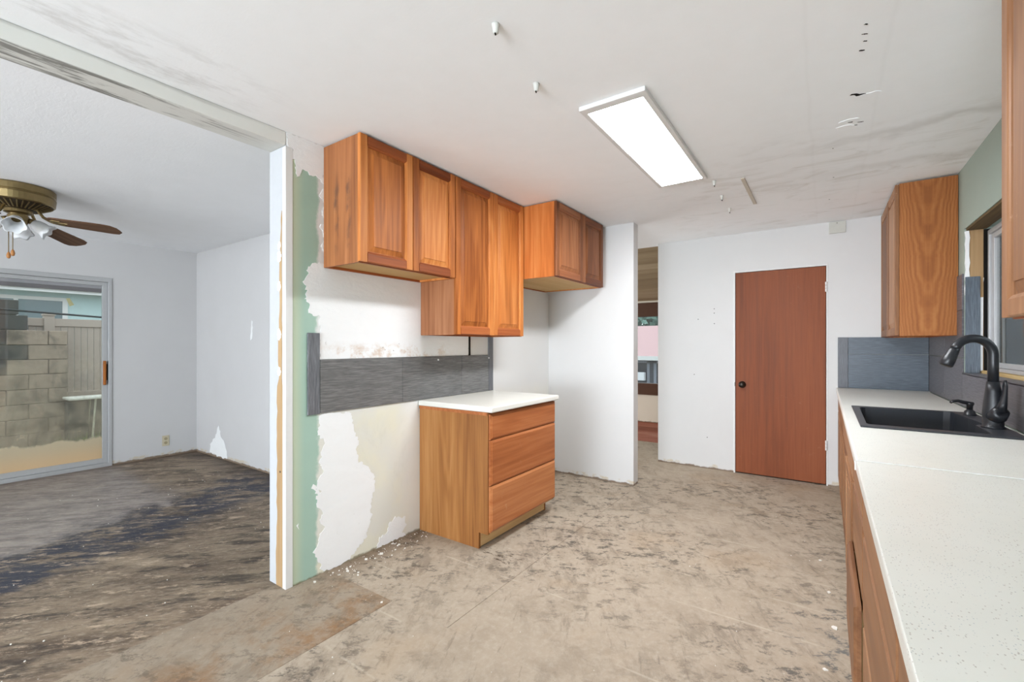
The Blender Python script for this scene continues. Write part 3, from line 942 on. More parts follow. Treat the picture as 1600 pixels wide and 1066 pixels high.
def wall_cabinet(label, s, xw, xf, y0, y1, z0, z1, splits, mside_near, mside, mz, my, name='upper_cabinet', recess=0.014):
    """Carcass from the wall xw to xf - s*0.02 (door thickness), doors split at the given y."""
    xc = xf - s * 0.022
    t = thing(name, label, 'cabinet', ((xw + xc) / 2, (y0 + y1) / 2, z0), 'wall cabinets')
    w = 0.016
    box('side_panel', mside_near, t, xw, y0, z0, xc, y0 + w, z1, bevel=0.001, seg=1)
    box('side_panel', mside, t, xw, y1 - w, z0, xc, y1, z1, bevel=0.001, seg=1)
    box('top_panel', W_RAW, t, xw, y0 + w, z1 - w, xc, y1 - w, z1)
    box('bottom_panel', W_RAW, t, xw, y0 + w, z0 + recess, xc - s * 0.004, y1 - w, z0 + recess + w)
    box('back_panel', W_RAW, t, xw, y0 + w, z0 + recess + w, xw + s * 0.006, y1 - w, z1 - w)
    box('front_lip', W_Y, t, xc - s * 0.018, y0 + w, z0, xc, y1 - w, z0 + recess)
    box('hanging_rail', W_Y, t, xw, y0 + w, z0, xw + s * 0.016, y1 - w, z0 + recess)
    box('partition', W_RAW, t, xw + s * 0.006, (y0 + y1) / 2 - 0.008, z0 + recess + w, xc - s * 0.01, (y0 + y1) / 2 + 0.008, z1 - w)
    for a, b in zip(splits, splits[1:]):
        panel_door(t, s, xf, a + 0.0012, b - 0.0012, z0 + 0.004, z1 - 0.004, mz, my)
    return t


ZT = 2.432
wall_cabinet('cherry wall cabinet with two doors and a smudged side, nearest the dining opening', 1, XL + 0.003, -2.015, 1.508, 2.254, 1.745, ZT, (1.500, 1.877, 2.253), W_STAIN, W_Z, W_Z, W_Y)
wall_cabinet('tall cherry wall cabinet hanging lowest, above the countertop of the drawer cabinet', 1, XL + 0.003, -2.015, 2.262, 3.080, 1.372, ZT, (2.256, 2.676, 3.078), W_SIDE, W_Z, W_Z, W_Y)
wall_cabinet('short deep cherry wall cabinet in the corner beside the white return wall', 1, XL + 0.003, -1.712, 3.086, 3.984, 1.843, ZT, (3.078, 3.552, 3.980), wood('cherry_orange_side', srgb(158, 84, 36), srgb(196, 116, 58), srgb(218, 148, 86), 'Z', mirror=(0, 0.05)), W_Z, wood('cherry_dusty_vertical', srgb(112, 66, 38), srgb(154, 98, 62), srgb(182, 130, 92), 'Z'), wood('cherry_dusty_horizontal', srgb(104, 58, 34), srgb(142, 86, 54), srgb(168, 112, 76), 'Y'), recess=0.008)
tr = wall_cabinet('cherry wall cabinet with a book-matched side panel, in the back corner over the grey tiles', -1, XR - 0.003, 0.407, 4.122, YB - 0.004, 1.367, 2.428, (4.124, 4.60, YB - 0.006), W_FIG, W_Z, W_WORN, W_WORN)
nr = wall_cabinet('worn cherry wall cabinet nearest the camera, cut off by the right edge', -1, XR - 0.003, 0.400, 0.98, 1.792, 1.372, 2.428, (0.982, 1.388, 1.790), W_WORN, W_WORN, W_WORN, W_WORN)


def base_cabinet(label, s, xw, xf, y0, y1, fronts, mside_near, mside, mfront, mz, my, mraw, splits=None, ztop=0.877, group='base cabinets'):
    xc = xf - s * 0.021
    t = thing('base_cabinet', label, 'cabinet', ((xw + xc) / 2, (y0 + y1) / 2, 0), group)
    w = 0.018
    xt = xc - s * 0.075
    for a, m in ((y0, mside_near), (y1 - w, mside)):
        prof = [(xw, 0), (xt, 0), (xt, 0.105), (xc, 0.105), (xc, ztop), (xw, ztop)]
        MB().prism([prof], lambda p, q, h: (p, h, q), a, a + w).build('side_panel', m, t)
    box('bottom_panel', mraw, t, xw, y0 + w, 0.105, xc, y1 - w, 0.121)
    box('back_panel', mraw, t, xw, y0 + w, 0.105, xw + s * 0.006, y1 - w, ztop)
    box('toe_board', mraw, t, xt - s * 0.016, y0 + w * 0.3, 0.008, xt - s * 0.001, y1 - w, 0.104)
    box('face_rail', my, t, xc - s * 0.018, y0 + w, ztop - 0.04, xc, y1 - w, ztop)
    for kind, a, b, z0, z1, pull in fronts:
        if kind == 'drawer':
            d = slab_front(t, s, xf + s * pull, a, b, z0, z1, mfront)
            MB().box(xf + s * (pull - 0.021), a + 0.03, z0 + 0.02, xw + s * 0.06, a + 0.042, z1 - 0.03).box(xf + s * (pull - 0.021), b - 0.042, z0 + 0.02, xw + s * 0.06, b - 0.03, z1 - 0.03).box(xf + s * (pull - 0.021), a + 0.03, z0 + 0.012, xw + s * 0.06, b - 0.03, z0 + 0.02).build('drawer_box', mraw, d)
        else:
            panel_door(t, s, xf + s * pull, a, b, z0, z1, mz, my)
    return t


lb = base_cabinet('honey brown base cabinet with three drawers, standing alone under the cream countertop', 1, XL + 0.003, -1.722, 2.252, 3.088, [('drawer', 2.258, 3.084, 0.703, 0.866, 0), ('drawer', 2.258, 3.084, 0.412, 0.699, 0), ('drawer', 2.258, 3.084, 0.118, 0.408, 0)], W_HONEY, W_HONEY, W_DRAW, W_Z, W_Y, W_RAW)
box('build_up_strip', W_DRAW, lb, XL + 0.003, 2.246, 0.857, -1.748, 2.252, 0.877, label='orange strip along the top of the side')
FX = 0.101
XB = XR - 0.012
base_cabinet('worn base cabinet with three drawers, nearest the camera under the speckled countertop', -1, XB, FX, 1.000, 1.848, [('drawer', 1.004, 1.844, 0.700, 0.862, 0), ('drawer', 1.004, 1.844, 0.412, 0.696, 0), ('drawer', 1.004, 1.844, 0.112, 0.408, 0)], W_WORN, W_WORN, W_WORNH, W_WORN, W_WORNH, W_RAW)
base_cabinet('worn base cabinet whose bottom drawer is pulled out slightly, under the countertop seam', -1, XB, FX, 1.850, 2.460, [('drawer', 1.856, 2.456, 0.724, 0.862, 0), ('drawer', 1.856, 2.456, 0.452, 0.720, 0), ('drawer', 1.856, 2.456, 0.112, 0.448, 0.022)], W_WORN, W_WORN, W_WORNH, W_WORN, W_WORNH, W_RAW)
base_cabinet('worn base cabinet with a long false front and two doors, below the black sink', -1, XB, FX, 2.462, 3.700, [('drawer', 2.466, 3.696, 0.700, 0.862, 0), ('door', 2.466, 3.080, 0.112, 0.696, 0.006), ('door', 3.084, 3.696, 0.112, 0.696, 0)], W_WORN, W_WORN, W_WORNH, W_WORN, W_WORNH, W_RAW)
base_cabinet('worn base cabinet at the far end of the run, beside the brown door', -1, XB, FX, 3.702, YB - 0.003, [('drawer', 3.706, 4.392, 0.700, 0.862, 0), ('drawer', 4.396, YB - 0.006, 0.700, 0.862, 0), ('door', 3.706, 4.392, 0.112, 0.696, 0), ('door', 4.396, YB - 0.006, 0.112, 0.696, 0)], W_WORN, W_WORN, W_WORNH, W_WORN, W_WORNH, W_RAW)
base_cabinet('worn base cabinet beside the camera, mostly out of the frame', -1, XB, FX, -0.60, 0.998, [('drawer', -0.596, 0.994, 0.700, 0.862, 0), ('door', -0.596, 0.198, 0.112, 0.696, 0), ('door', 0.202, 0.994, 0.112, 0.696, 0)], W_WORN, W_WORN, W_WORNH, W_WORN, W_WORNH, W_RAW)

# ------------------------------------------------------------------ countertops
CT0, CT1 = 0.878, 0.915
R2 = lambda x0, y0, x1, y1: [(x0, y0), (x1, y0), (x1, y1), (x0, y1)]
flat_z = lambda a, b, h: (a, b, h)
o = MB().prism([R2(XL + 0.002, 2.236, -1.700, 3.100)], flat_z, CT0, CT1).build('countertop', M_COUNTER2, bevel=0.009, seg=4)
tag(o, 'small cream countertop on the drawer cabinet at the left wall', 'countertop', 'countertops')
SX0, SX1, SKY0, SKY1 = 0.139, 0.690, 2.690, 3.566
o = MB().prism([R2(0.086, 1.909, XR - 0.011, YB - 0.012), R2(SX0 + 0.012, SKY0 + 0.012, SX1 - 0.012, SKY1 - 0.012)], flat_z, CT0, CT1).build('countertop', M_COUNTER, bevel=0.009, seg=4)
tag(o, 'long pale speckled countertop holding the black sink', 'countertop', 'countertops')
o = MB().prism([R2(0.086, -0.60, XR - 0.011, 1.9055)], flat_z, CT0, CT1).build('countertop', M_COUNTER, bevel=0.009, seg=4)
tag(o, 'pale speckled countertop in the foreground, nearest the camera before the seam', 'countertop', 'countertops')
o = MB().box(0.083, 1.9035, 0.882, 0.0865, 1.911, 0.912).box(0.0865, 1.9035, 0.9148, XR - 0.012, 1.911, 0.9168).build('seam_caulk', M_TRIM)
tag(o, 'white bead of caulk along the countertop seam', 'caulk')

# ------------------------------------------------------------------ sink, faucet, soap dispenser
sk = thing('kitchen_sink', 'black composite drop-in sink set in the countertop under the window', 'sink', (0.41, 3.13, CT1))
bowl = [(0.178, 2.764), (0.580, 2.748), (0.590, 2.760), (0.590, 3.020), (0.600, 3.036), (0.622, 3.05), (0.630, 3.075), (0.618, 3.30), (0.600, 3.50), (0.588, 3.532), (0.560, 3.540), (0.205, 3.512), (0.186, 3.498), (0.176, 3.470), (0.168, 2.79)]
zr = CT1 + 0.008
MB().prism([R2(SX0, SKY0, SX1, SKY1), bowl], flat_z, CT1 + 0.0005, zr).build('rim', M_SINKRIM, sk, bevel=0.003)
mb = MB()
cx, cy = 0.39, 3.14
tp = [mb.bm.verts.new((a, b, zr - 0.002)) for a, b in bowl]
md = [mb.bm.verts.new((cx + (a - cx) * 0.97, cy + (b - cy) * 0.98, 0.74)) for a, b in bowl]
lo = [mb.bm.verts.new((cx + (a - cx) * 0.90, cy + (b - cy) * 0.94, 0.705)) for a, b in bowl]
for u, w in ((tp, md), (md, lo)):
    for q in range(len(bowl)):
        mb._f([u[q], u[(q + 1) % len(bowl)], w[(q + 1) % len(bowl)], w[q]])
for t3 in tessellate_polygon([[v.co for v in lo]]):
    mb._f([lo[i] for i in t3])
mb.build('bowl', M_BLACK, sk)
MB().lathe([(0.055, 0.0), (0.055, 0.004), (0.04, 0.005), (0.035, 0.001)], (0.40, 3.14, 0.7055), seg=24).build('drain', M_ALU, sk, smooth=True)

fx, fy = 0.635, 2.955
fa = thing('kitchen_faucet', 'matte black gooseneck faucet with side lever, standing on the sink deck', 'faucet', (fx, fy, zr))
ang = math.radians(20)
dx, dy = -math.cos(ang), -math.sin(ang)
FP = lambda s, z: (fx + dx * s, fy + dy * s, z)
MB().lathe([(0.040, 0), (0.040, 0.006), (0.036, 0.010), (0.036, 0.05), (0.0365, 0.075), (0.033, 0.12), (0.027, 0.17), (0.0225, 0.212)], (fx, fy, zr), seg=28).build('body', M_MATTE, fa, smooth=True)
path = [FP(0, 1.128)] + [FP(0.0, 1.22), FP(0.0, 1.25)]
for q in range(0, 14):
    a = math.radians(q * 12.4)
    path.append(FP(0.075 - 0.075 * math.cos(a), 1.258 + 0.075 * math.sin(a)))
ex, ez = path[-1], None
MB().tube(path, 0.0190, 18).build('neck', M_MATTE, fa, smooth=True)
e = Vector(path[-1])
dr = (e - Vector(path[-2])).normalized()
MB().tube([e - dr * 0.005, e + dr * 0.006, e + dr * 0.045, e + dr * 0.078, e + dr * 0.084], [0.0195, 0.0205, 0.0255, 0.0265, 0.021], 20).build('spray_head', M_MATTE, fa, smooth=True)
b0 = e + dr * 0.04
sd = Vector((dr.z * dx * -1, dr.z * dy * -1, 0))
inn = Vector((-dx, -dy, 0)).normalized()
MB().tube([b0 + inn * 0.023, b0 + inn * 0.024 + dr * 0.028], 0.006, 8).build('spray_button', M_KNOB, fa, smooth=True)
hx, hy = 0.30, -0.95
hn = Vector((hx, hy, 0)).normalized()
hc = Vector((fx, fy, 1.005))
MB().tube([hc - Vector((0, 0, 0.03)) + hn * 0.005, hc - Vector((0, 0, 0.022)) + hn * 0.030, hc + hn * 0.050, hc + hn * 0.056], [0.034, 0.033, 0.029, 0.019], 18).build('handle_hub', M_MATTE, fa, smooth=True)
rt = Vector((0.82, 0.57, 0))
lv = [hc + hn * 0.040 + Vector((0, 0, 0.0)), hc + hn * 0.046 + rt * 0.010 + Vector((0, 0, 0.035)), hc + hn * 0.044 + rt * 0.020 + Vector((0, 0, 0.08)), hc + hn * 0.040 + rt * 0.026 + Vector((0, 0, 0.12)), hc + hn * 0.038 + rt * 0.027 + Vector((0, 0, 0.138))]
MB().tube(lv, [0.026, 0.021, 0.017, 0.016, 0.011], 14, flat=[(1, 0.9), (1, 0.7), (1, 0.55), (1, 0.5), (1, 0.5)]).build('lever', M_MATTE, fa, smooth=True)

sx, sy = 0.648, 3.43
sp = thing('soap_dispenser', 'small black soap pump on the sink deck behind the faucet', 'soap dispenser', (sx, sy, zr))
MB().lathe([(0.029, 0), (0.029, 0.004), (0.024, 0.010), (0.021, 0.022), (0.015, 0.026), (0.013, 0.03)], (sx, sy, zr), seg=20).build('base', M_MATTE, sp, smooth=True)
MB().lathe([(0.0125, 0.028), (0.0135, 0.05), (0.018, 0.058), (0.018, 0.066), (0.012, 0.069)], (sx, sy, zr), seg=18).build('pump', M_MATTE, sp, smooth=True)
MB().tube([(sx + 0.012, sy, zr + 0.060), (sx - 0.025, sy - 0.010, zr + 0.068), (sx - 0.050, sy - 0.020, zr + 0.076), (sx - 0.070, sy - 0.027, zr + 0.074), (sx - 0.082, sy - 0.031, zr + 0.064)], [0.011, 0.010, 0.0085, 0.007, 0.006], 10).build('spout', M_MATTE, sp, smooth=True)

# ------------------------------------------------------------------ ceiling light
lt = thing('ceiling_light', 'flat rectangular ceiling panel light with a white frame, lit', 'ceiling light', (-0.80, 2.60, H))
LX, RX, LY, RY = -0.966, -0.646, 1.955, 3.235
MB().prism([R2(LX, LY, RX, RY), R2(LX + 0.026, LY + 0.05, RX - 0.026, RY - 0.03)], flat_z, H - 0.022, H - 0.0005).build('frame', M_TRIM, lt, bevel=0.003)
box('diffuser', M_EMIT, lt, LX + 0.026, LY + 0.05, H - 0.019, RX - 0.026, RY - 0.03, H - 0.014, label='glowing white diffuser')

# ------------------------------------------------------------------ leftovers on ceiling and wall
for i, (x, y, big, lab) in enumerate(((-0.959, 1.283, 1, 'white capped stub hanging from the ceiling, nearest the camera'), (-1.032, 1.675, 1, 'white capped stub hanging from the ceiling, left of the light panel'), (-0.628, 3.364, 0, 'tiny white stub on the ceiling, first behind the light panel'), (-0.642, 3.727, 0, 'tiny white stub on the ceiling, middle of three behind the light'), (-0.649, 4.111, 0, 'tiny white stub on the ceiling, farthest behind the light'))):
    t = thing('ceiling_anchor', lab, 'anchor', (x, y, H), 'stubs left in the ceiling')
    r = 0.012 if big else 0.010
    MB().lathe([(r * 1.25, 0), (r * 1.15, -0.006), (r, -0.012), (r * 0.9, -0.03), (r * 0.5, -0.033)], (x, y, H - 0.0005), seg=14).build('cap', M_PLASTIC, t, smooth=True)
    MB().tube([(x, y - 0.003, H - 0.032), (x + 0.004, y - 0.006, H - 0.042)], 0.003, 8).build('screw', M_DARK, t)
o = MB().box(-0.470, 3.408, H - 0.008, -0.446, 4.079, H - 0.0005).build('ceiling_batten', plain('beige_batten', srgb(204, 196, 182), 0.7), bevel=0.002)
tag(o, 'narrow beige strip stuck to the ceiling behind the light panel', 'strip')
pl = thing('cover_plate', 'square grey-white cover plate high on the back wall by the ceiling', 'cover plate', (0.096, YB, 2.385))
box('plate', plain('painted_plate', srgb(200, 200, 192), 0.6), pl, 0.032, YB - 0.016, 2.330, 0.160, YB - 0.0005, 2.434, bevel=0.004)
MB().lathe([(0.004, 0), (0.003, 0.002)], (0.094, YB - 0.016, 2.42), (0, -1, 0), 10).build('screw', M_DARK, pl)
# torn holes in the ceiling paper
random.seed(11)
for x, y, a, b in ((0.127, 2.578, 0.050, 0.022), (0.110, 2.875, 0.016, 0.007), (0.150, 2.900, 0.018, 0.006), (0.130, 2.925, 0.022, 0.005), (0.122, 2.03, 0.010, 0.005), (0.122, 2.09, 0.018, 0.006), (0.125, 2.14, 0.010, 0.005), (0.118, 2.20, 0.014, 0.006), (0.04, 3.2, 0.006, 0.005), (0.05, 3.75, 0.006, 0.005), (0.03, 4.3, 0.006, 0.005)):
    a, b = a * 0.72, b * 0.72
    poly = [(x + a * math.cos(t) * random.uniform(0.5, 1.1) + b * 0.5 * math.sin(t), y + b * math.sin(t) * random.uniform(0.4, 1.3) + a * 0.25 * math.cos(t)) for t in [q * math.pi / 6 for q in range(12)]]
    MB().prism([poly], flat_z, H - 0.0015, H).build('torn_hole', M_DARK, ceil)
for x, y in ((0.10, 2.85), (0.09, 2.92), (0.17, 2.60)):
    poly = [(x + 0.045 * math.cos(t) * random.uniform(0.6, 1.1), y + 0.020 * math.sin(t) * random.uniform(0.5, 1.2)) for t in [q * math.pi / 6 for q in range(12)]]
    MB().prism([poly], flat_z, H - 0.002, H).build('torn_paper', M_CEIL, ceil)

# ------------------------------------------------------------------ dining room: fan, outlet, patches
fcx, fcy = -4.775, 0.648
fan = thing('ceiling_fan', 'antique brass ceiling fan with dark wooden blades in the dining room', 'ceiling fan', (fcx, fcy, H))
MB().lathe([(0.185, 0), (0.196, -0.01), (0.196, -0.05), (0.190, -0.055), (0.190, -0.060), (0.197, -0.066), (0.192, -0.115), (0.184, -0.122)], (fcx, fcy, H - 0.001), seg=48).build('motor_housing', M_BRASS, fan, smooth=False)
MB().lathe([(0.184, -0.122), (0.110, -0.158), (0.075, -0.165)], (fcx, fcy, H), seg=48).build('vent_plate', M_DARKBRASS, fan)
v = MB()
for q in range(36):
    a = q * math.pi / 18
    c, s_ = math.cos(a), math.sin(a)
    v.tube([(fcx + c * 0.178, fcy + s_ * 0.178, H - 0.126), (fcx + c * 0.108, fcy + s_ * 0.108, H - 0.161)], 0.0045, 5)
v.build('vent_rib', M_BRASS, fan)['kind'] = 'stuff'
MB().lathe([(0.075, -0.150), (0.075, -0.185), (0.050, -0.195), (0.048, -0.20), (0.056, -0.205), (0.056, -0.245), (0.045, -0.262), (0.015, -0.268)], (fcx, fcy, H), seg=32).build('switch_housing', M_BRASS, fan, smooth=False)
W_BLADE = wood('walnut_blade', srgb(48, 32, 24), srgb(86, 60, 44), srgb(122, 90, 68), 'X', scale=1.3, rough=0.45)
for k_ in range(4):
    a = math.radians(47 + 90 * k_)
    # blade built along +x about the hub, then turned; material grain follows the blade's own x axis
    mb = MB()
    out = [(0.185, -0.034), (0.21, -0.052), (0.24, -0.060), (0.55, -0.074), (0.60, -0.066), (0.632, -0.034), (0.635, 0.0), (0.632, 0.034), (0.60, 0.066), (0.55, 0.074), (0.24, 0.060), (0.21, 0.052), (0.185, 0.034)]
    mb.prism([out], lambda x, y, h: (x, y, h), 0, 0.007)
    bmesh.ops.rotate(mb.bm, verts=mb.bm.verts, cent=(0, 0, 0), matrix=Matrix.Rotation(math.radians(-13), 3, 'X'))
    bl = mb.build('blade', W_BLADE, None, bevel=0.0015, seg=1)
    bl.parent = fan
    bl.location = (0, 0, -0.212)
    bl.rotation_euler = (0, math.radians(6.5), a)
    mi = MB()
    mi.tube([(0.072, 0, 0.072), (0.11, 0, 0.066), (0.15, 0, 0.020), (0.19, 0, 0.004), (0.22, 0, -0.003)], [0.011, 0.010, 0.010, 0.012, 0.014], 8)
    mi.prism([[(0.19, -0.008), (0.215, -0.032), (0.27, -0.030), (0.235, -0.006), (0.30, 0.0), (0.235, 0.006), (0.27, 0.030), (0.215, 0.032), (0.19, 0.008)]], lambda x, y, h: (x, y, h - y * 0.21), -0.007, -0.001)
    ir = mi.build('blade_iron', M_BRASS, None)
    ir.parent = bl
M_SHADE = plain('frosted_glass', srgb(222, 224, 226), 0.35, 0.45, grain=0.03)
for k_ in range(4):
    a = math.radians(-15 + 90 * k_)
    d = Vector((math.cos(a), math.sin(a), -0.75)).normalized()
    c = Vector((fcx, fcy, H - 0.225)) + Vector((math.cos(a), math.sin(a), 0)) * 0.05
    MB().tube([c, c + d * 0.03], [0.014, 0.024], 14).build('shade_holder', M_BRASS, fan, smooth=True)
    mb = MB()
    ax = d
    u = ax.orthogonal().normalized()
    w = ax.cross(u)
    rings = []
    for r, h, fl in ((0.026, 0.028, 0), (0.036, 0.045, 0), (0.044, 0.075, 0), (0.045, 0.100, 0.03), (0.052, 0.120, 0.12), (0.062, 0.132, 0.18), (0.058, 0.130, 0.18), (0.042, 0.10, 0.03), (0.034, 0.05, 0)):
        rings.append([mb.bm.verts.new(c + ax * (h + (0.006 * math.cos(6 * t) if fl > 0.1 else 0)) + (u * math.cos(t) + w * math.sin(t)) * r * (1 + fl * 0.4 * math.cos(6 * t))) for t in [2 * math.pi * q / 36 for q in range(36)]])
    for p, q in zip(rings, rings[1:]):
        for i in range(36):
            mb._f([p[i], p[(i + 1) % 36], q[(i + 1) % 36], q[i]])
    mb.build('lamp_shade', M_SHADE, fan, smooth=True)
for ox, oy, L in ((0.030, -0.030, 0.20), (-0.010, -0.045, 0.215)):
    z0 = H - 0.255
    ch = MB().tube([(fcx + ox, fcy + oy, z0), (fcx + ox, fcy + oy, z0 - L)], 0.0025, 6).build('pull_chain', M_BRASS, fan)
    MB().lathe([(0.003, 0), (0.009, -0.012), (0.012, -0.030), (0.009, -0.044), (0.003, -0.048)], (fcx + ox, fcy + oy, z0 - L), seg=12).build('chain_knob', plain('knob_wood', srgb(178, 122, 70), 0.5), ch, smooth=True)

ou = thing('wall_outlet', 'beige wall outlet on the dining room wall beside the sliding door', 'outlet', (XD, 2.05, 0.18))
box('plate', M_IVORY, ou, XD + 0.0005, 2.015, 0.118, XD + 0.006, 2.085, 0.240, bevel=0.002)
for z in (0.155, 0.203):
    MB().lathe([(0.017, 0), (0.016, 0.003)], (XD + 0.006, 2.05, z), (1, 0, 0), 16).build('socket', plain('socket_tan', srgb(160, 148, 120), 0.5), ou)
pp = [(-6.02, 0.03), (-5.99, 0.13), (-5.93, 0.20), (-5.86, 0.22), (-5.82, 0.34), (-5.77, 0.36), (-5.73, 0.24), (-5.66, 0.20), (-5.58, 0.12), (-5.56, 0.02), (-5.75, 0.01)]
random.seed(5)
MB().prism([ragged(pp, 0.012, 0.03)], lambda a, b, h: (a, h, b), YD - 0.0025, YD).build('plaster_patch', M_PLASTER, wdr)
MB().prism([ragged([(-5.03, 0.9), (-5.0, 1.12), (-4.985, 1.1), (-4.99, 0.92)], 0.006, 0.03)], lambda a, b, h: (a, h, b + 0.45), YD - 0.0025, YD).build('plaster_patch', M_PLASTER, wdr)

# ------------------------------------------------------------------ crumbs of plaster on the floor
random.seed(21)
mb = MB()
def chip(x, y, r):
    n = random.randint(4, 6)
    poly = [(x + r * math.cos(q * 2 * math.pi / n) * random.uniform(0.5, 1.1), y + r * math.sin(q * 2 * math.pi / n) * random.uniform(0.5, 1.1)) for q in range(n)]
    mb.prism([poly], flat_z, 0.0002, 0.003 + r * 0.2)
for _ in range(95):
    y = random.uniform(1.5, 2.25)
    chip(XL + 0.015 + abs(random.gauss(0, 0.08)), y, random.choice((0.0015, 0.002, 0.002, 0.003, 0.004, 0.007)))
for _ in range(40):
    chip(random.uniform(-2.3, 0.0), random.uniform(1.0, 4.9), random.choice((0.002, 0.002, 0.003)))
for x, y, r in ((-1.84, 1.50, 0.012), (0.02, 2.9, 0.012), (0.04, 2.55, 0.014), (-0.02, 3.3, 0.010), (0.0, 2.2, 0.012), (-2.30, 1.42, 0.011), (-2.26, 1.60, 0.012), (-2.29, 1.75, 0.012), (-2.27, 1.85, 0.014), (-2.28, 2.0, 0.011)):
    chip(x, y, r)
for _ in range(60):
    chip(random.uniform(-5.5, -2.5), random.uniform(0.2, 2.3), random.choice((0.002, 0.003, 0.004)))
o = mb.build('plaster_crumbs', plain('plaster_white', srgb(226, 222, 214), 0.9))
o['kind'] = 'stuff'
tag(o, 'white plaster crumbs scattered on the floor', 'debris')

# ------------------------------------------------------------------ outside the sliding door
GZ = -0.12
gr = struct(MB().box(-30, -8, GZ - 0.2, XD - 0.12, 14, GZ).build('ground_yard', plain('yard_concrete', srgb(150, 142, 128), 0.9)))
M_VINYL = plain('tan_vinyl', srgb(178, 164, 152), 0.5, 0.3, grain=0.04)
fx0 = -9.4
M_FOOT = plain('dark_footing', srgb(104, 104, 96), 0.9, grain=0.2)
fe = thing('vinyl_fence', 'tan vinyl privacy fence behind the block wall outside the sliding door', 'fence', (fx0, 1.6, GZ))
for i, y in enumerate((-0.20, 1.58, 3.40)):
    MB().box(fx0 - 0.06, y - 0.055, GZ, fx0 + 0.06, y + 0.055, 1.74).box(fx0 - 0.072, y - 0.066, 1.74, fx0 + 0.072, y + 0.066, 1.765).build('post', M_VINYL, fe, bevel=0.004)
for y0, y1 in ((-0.145, 1.525), (1.635, 3.345)):
    box('top_rail', M_VINYL, fe, fx0 - 0.025, y0, 1.585, fx0 + 0.03, y1, 1.70, bevel=0.004)
    box('bottom_rail', M_VINYL, fe, fx0 - 0.025, y0, 0.475, fx0 + 0.03, y1, 0.605, bevel=0.004)
    box('footing', M_FOOT, fe, fx0 - 0.10, y0, GZ, fx0 - 0.03, y1, 0.50)
    n = int((y1 - y0) / 0.073)
    w = (y1 - y0) / n
    for q in range(n):
        MB().box(fx0 - 0.011, y0 + q * w, 0.60, fx0 + 0.011, y0 + (q + 1) * w - 0.004, 1.59).build('board', M_VINYL, fe, bevel=0.003, seg=1)
# block wall, courses stepping down to the right
bxp = -9.0


def m_block():
    k = M('weathered_block', 0.92, 0.1)
    r = k.rnd()
    x, y, z = k.xyz()
    n = k.noise(scale=14, detail=6, rough=0.7)
    c = k.mix(n, srgb(152, 136, 120), srgb(182, 165, 147))
    d = k.noise(k.map((1, 1, 0.6)), 2.4, 5, 0.65, 0.5)
    c = k.mix(k.mul(k.step(d, 0.42, 0.62), 0.75), c, srgb(84, 80, 76))
    c = k.mix(k.math('MULTIPLY', r, 0.3), c, srgb(110, 102, 92))
    k.color(c)
    k.bump(n, 0.5, 0.01)
    return k.m


M_BLOCK = m_block()
M_BLOCKD = plain('dark_grey_block', srgb(82, 80, 78), 0.9, grain=0.2)  # darker grey for the top courses and the upper left blocks
bw = thing('block_wall', 'weathered concrete block wall with a stepped end outside the sliding door', 'wall', (bxp, 1.2, GZ))
ends = [1.712, 1.705, 1.715, 1.708, 1.714, 1.71, 1.712, 1.708, 1.313, 1.225]
for c_, yend in enumerate(ends):
    z0 = GZ + c_ * 0.2045
    y = yend
    first = True
    while y > -0.6:
        L = 0.192 if (first and c_ % 2) else 0.392
        m = M_BLOCKD if (c_ >= 8 or (c_ >= 5 and y < 1.33)) else M_BLOCK
        MB().box(bxp - 0.19, y - L, z0, bxp + random.uniform(-0.004, 0.004), y, z0 + 0.197).build('block', m, bw, bevel=0.006, seg=1)
        y -= L + 0.008
        first = False
box('mortar', plain('mortar', srgb(96, 90, 82), 0.95), bw, bxp - 0.18, -0.6, GZ, bxp - 0.012, 1.20, GZ + 10 * 0.2045 - 0.02)
box('mortar', plain('mortar_light', srgb(110, 102, 92), 0.95), bw, bxp - 0.18, 1.20, GZ, bxp - 0.012, 1.70, GZ + 8 * 0.2045 - 0.02)
ut = thing('folding_table', 'low white edged table standing in front of the tan fence', 'table', (-8.62, 1.9, GZ))
box('table_top', plain('white_plastic', srgb(224, 224, 212), 0.5), ut, -8.95, 1.645, 0.535, -8.58, 2.35, 0.565, bevel=0.006)
for x in (-8.90, -8.62):
    for y in (1.93, 2.30):
        MB().tube([(x, y, 0.535), (x, y - 0.04, GZ)], 0.012, 8).build('leg', plain('pale_leg', srgb(190, 190, 170), 0.5), ut)
tb = MB().box(-8.88, 1.65, GZ, -8.68, 1.87, 0.50).build('storage_bin', plain('dark_speckled_bin', srgb(58, 60, 60), 0.8, grain=0.35, scale=60), bevel=0.01)
tag(tb, 'dark speckled bin tucked under the low white table', 'bin')
# weeds
random.seed(9)
mb = MB()
for _ in range(1300):
    x, y = random.uniform(-8.15, -6.9), random.uniform(1.45, 2.7)
    h = random.uniform(0.10, 0.34)
    a = random.uniform(0, 6.28)
    dx_, dy_ = math.cos(a), math.sin(a)
    v = [mb.bm.verts.new(p) for p in ((x - dy_ * 0.006, y + dx_ * 0.006, GZ), (x + dy_ * 0.006, y - dx_ * 0.006, GZ), (x + dx_ * h * 0.4, y + dy_ * h * 0.4, GZ + h))]
    mb._f(v)
o = mb.build('grass', plain('weed_green', srgb(134, 150, 80), 0.8, grain=0.3))
o['kind'] = 'stuff'
tag(o, 'green grass growing outside the sliding door', 'grass')
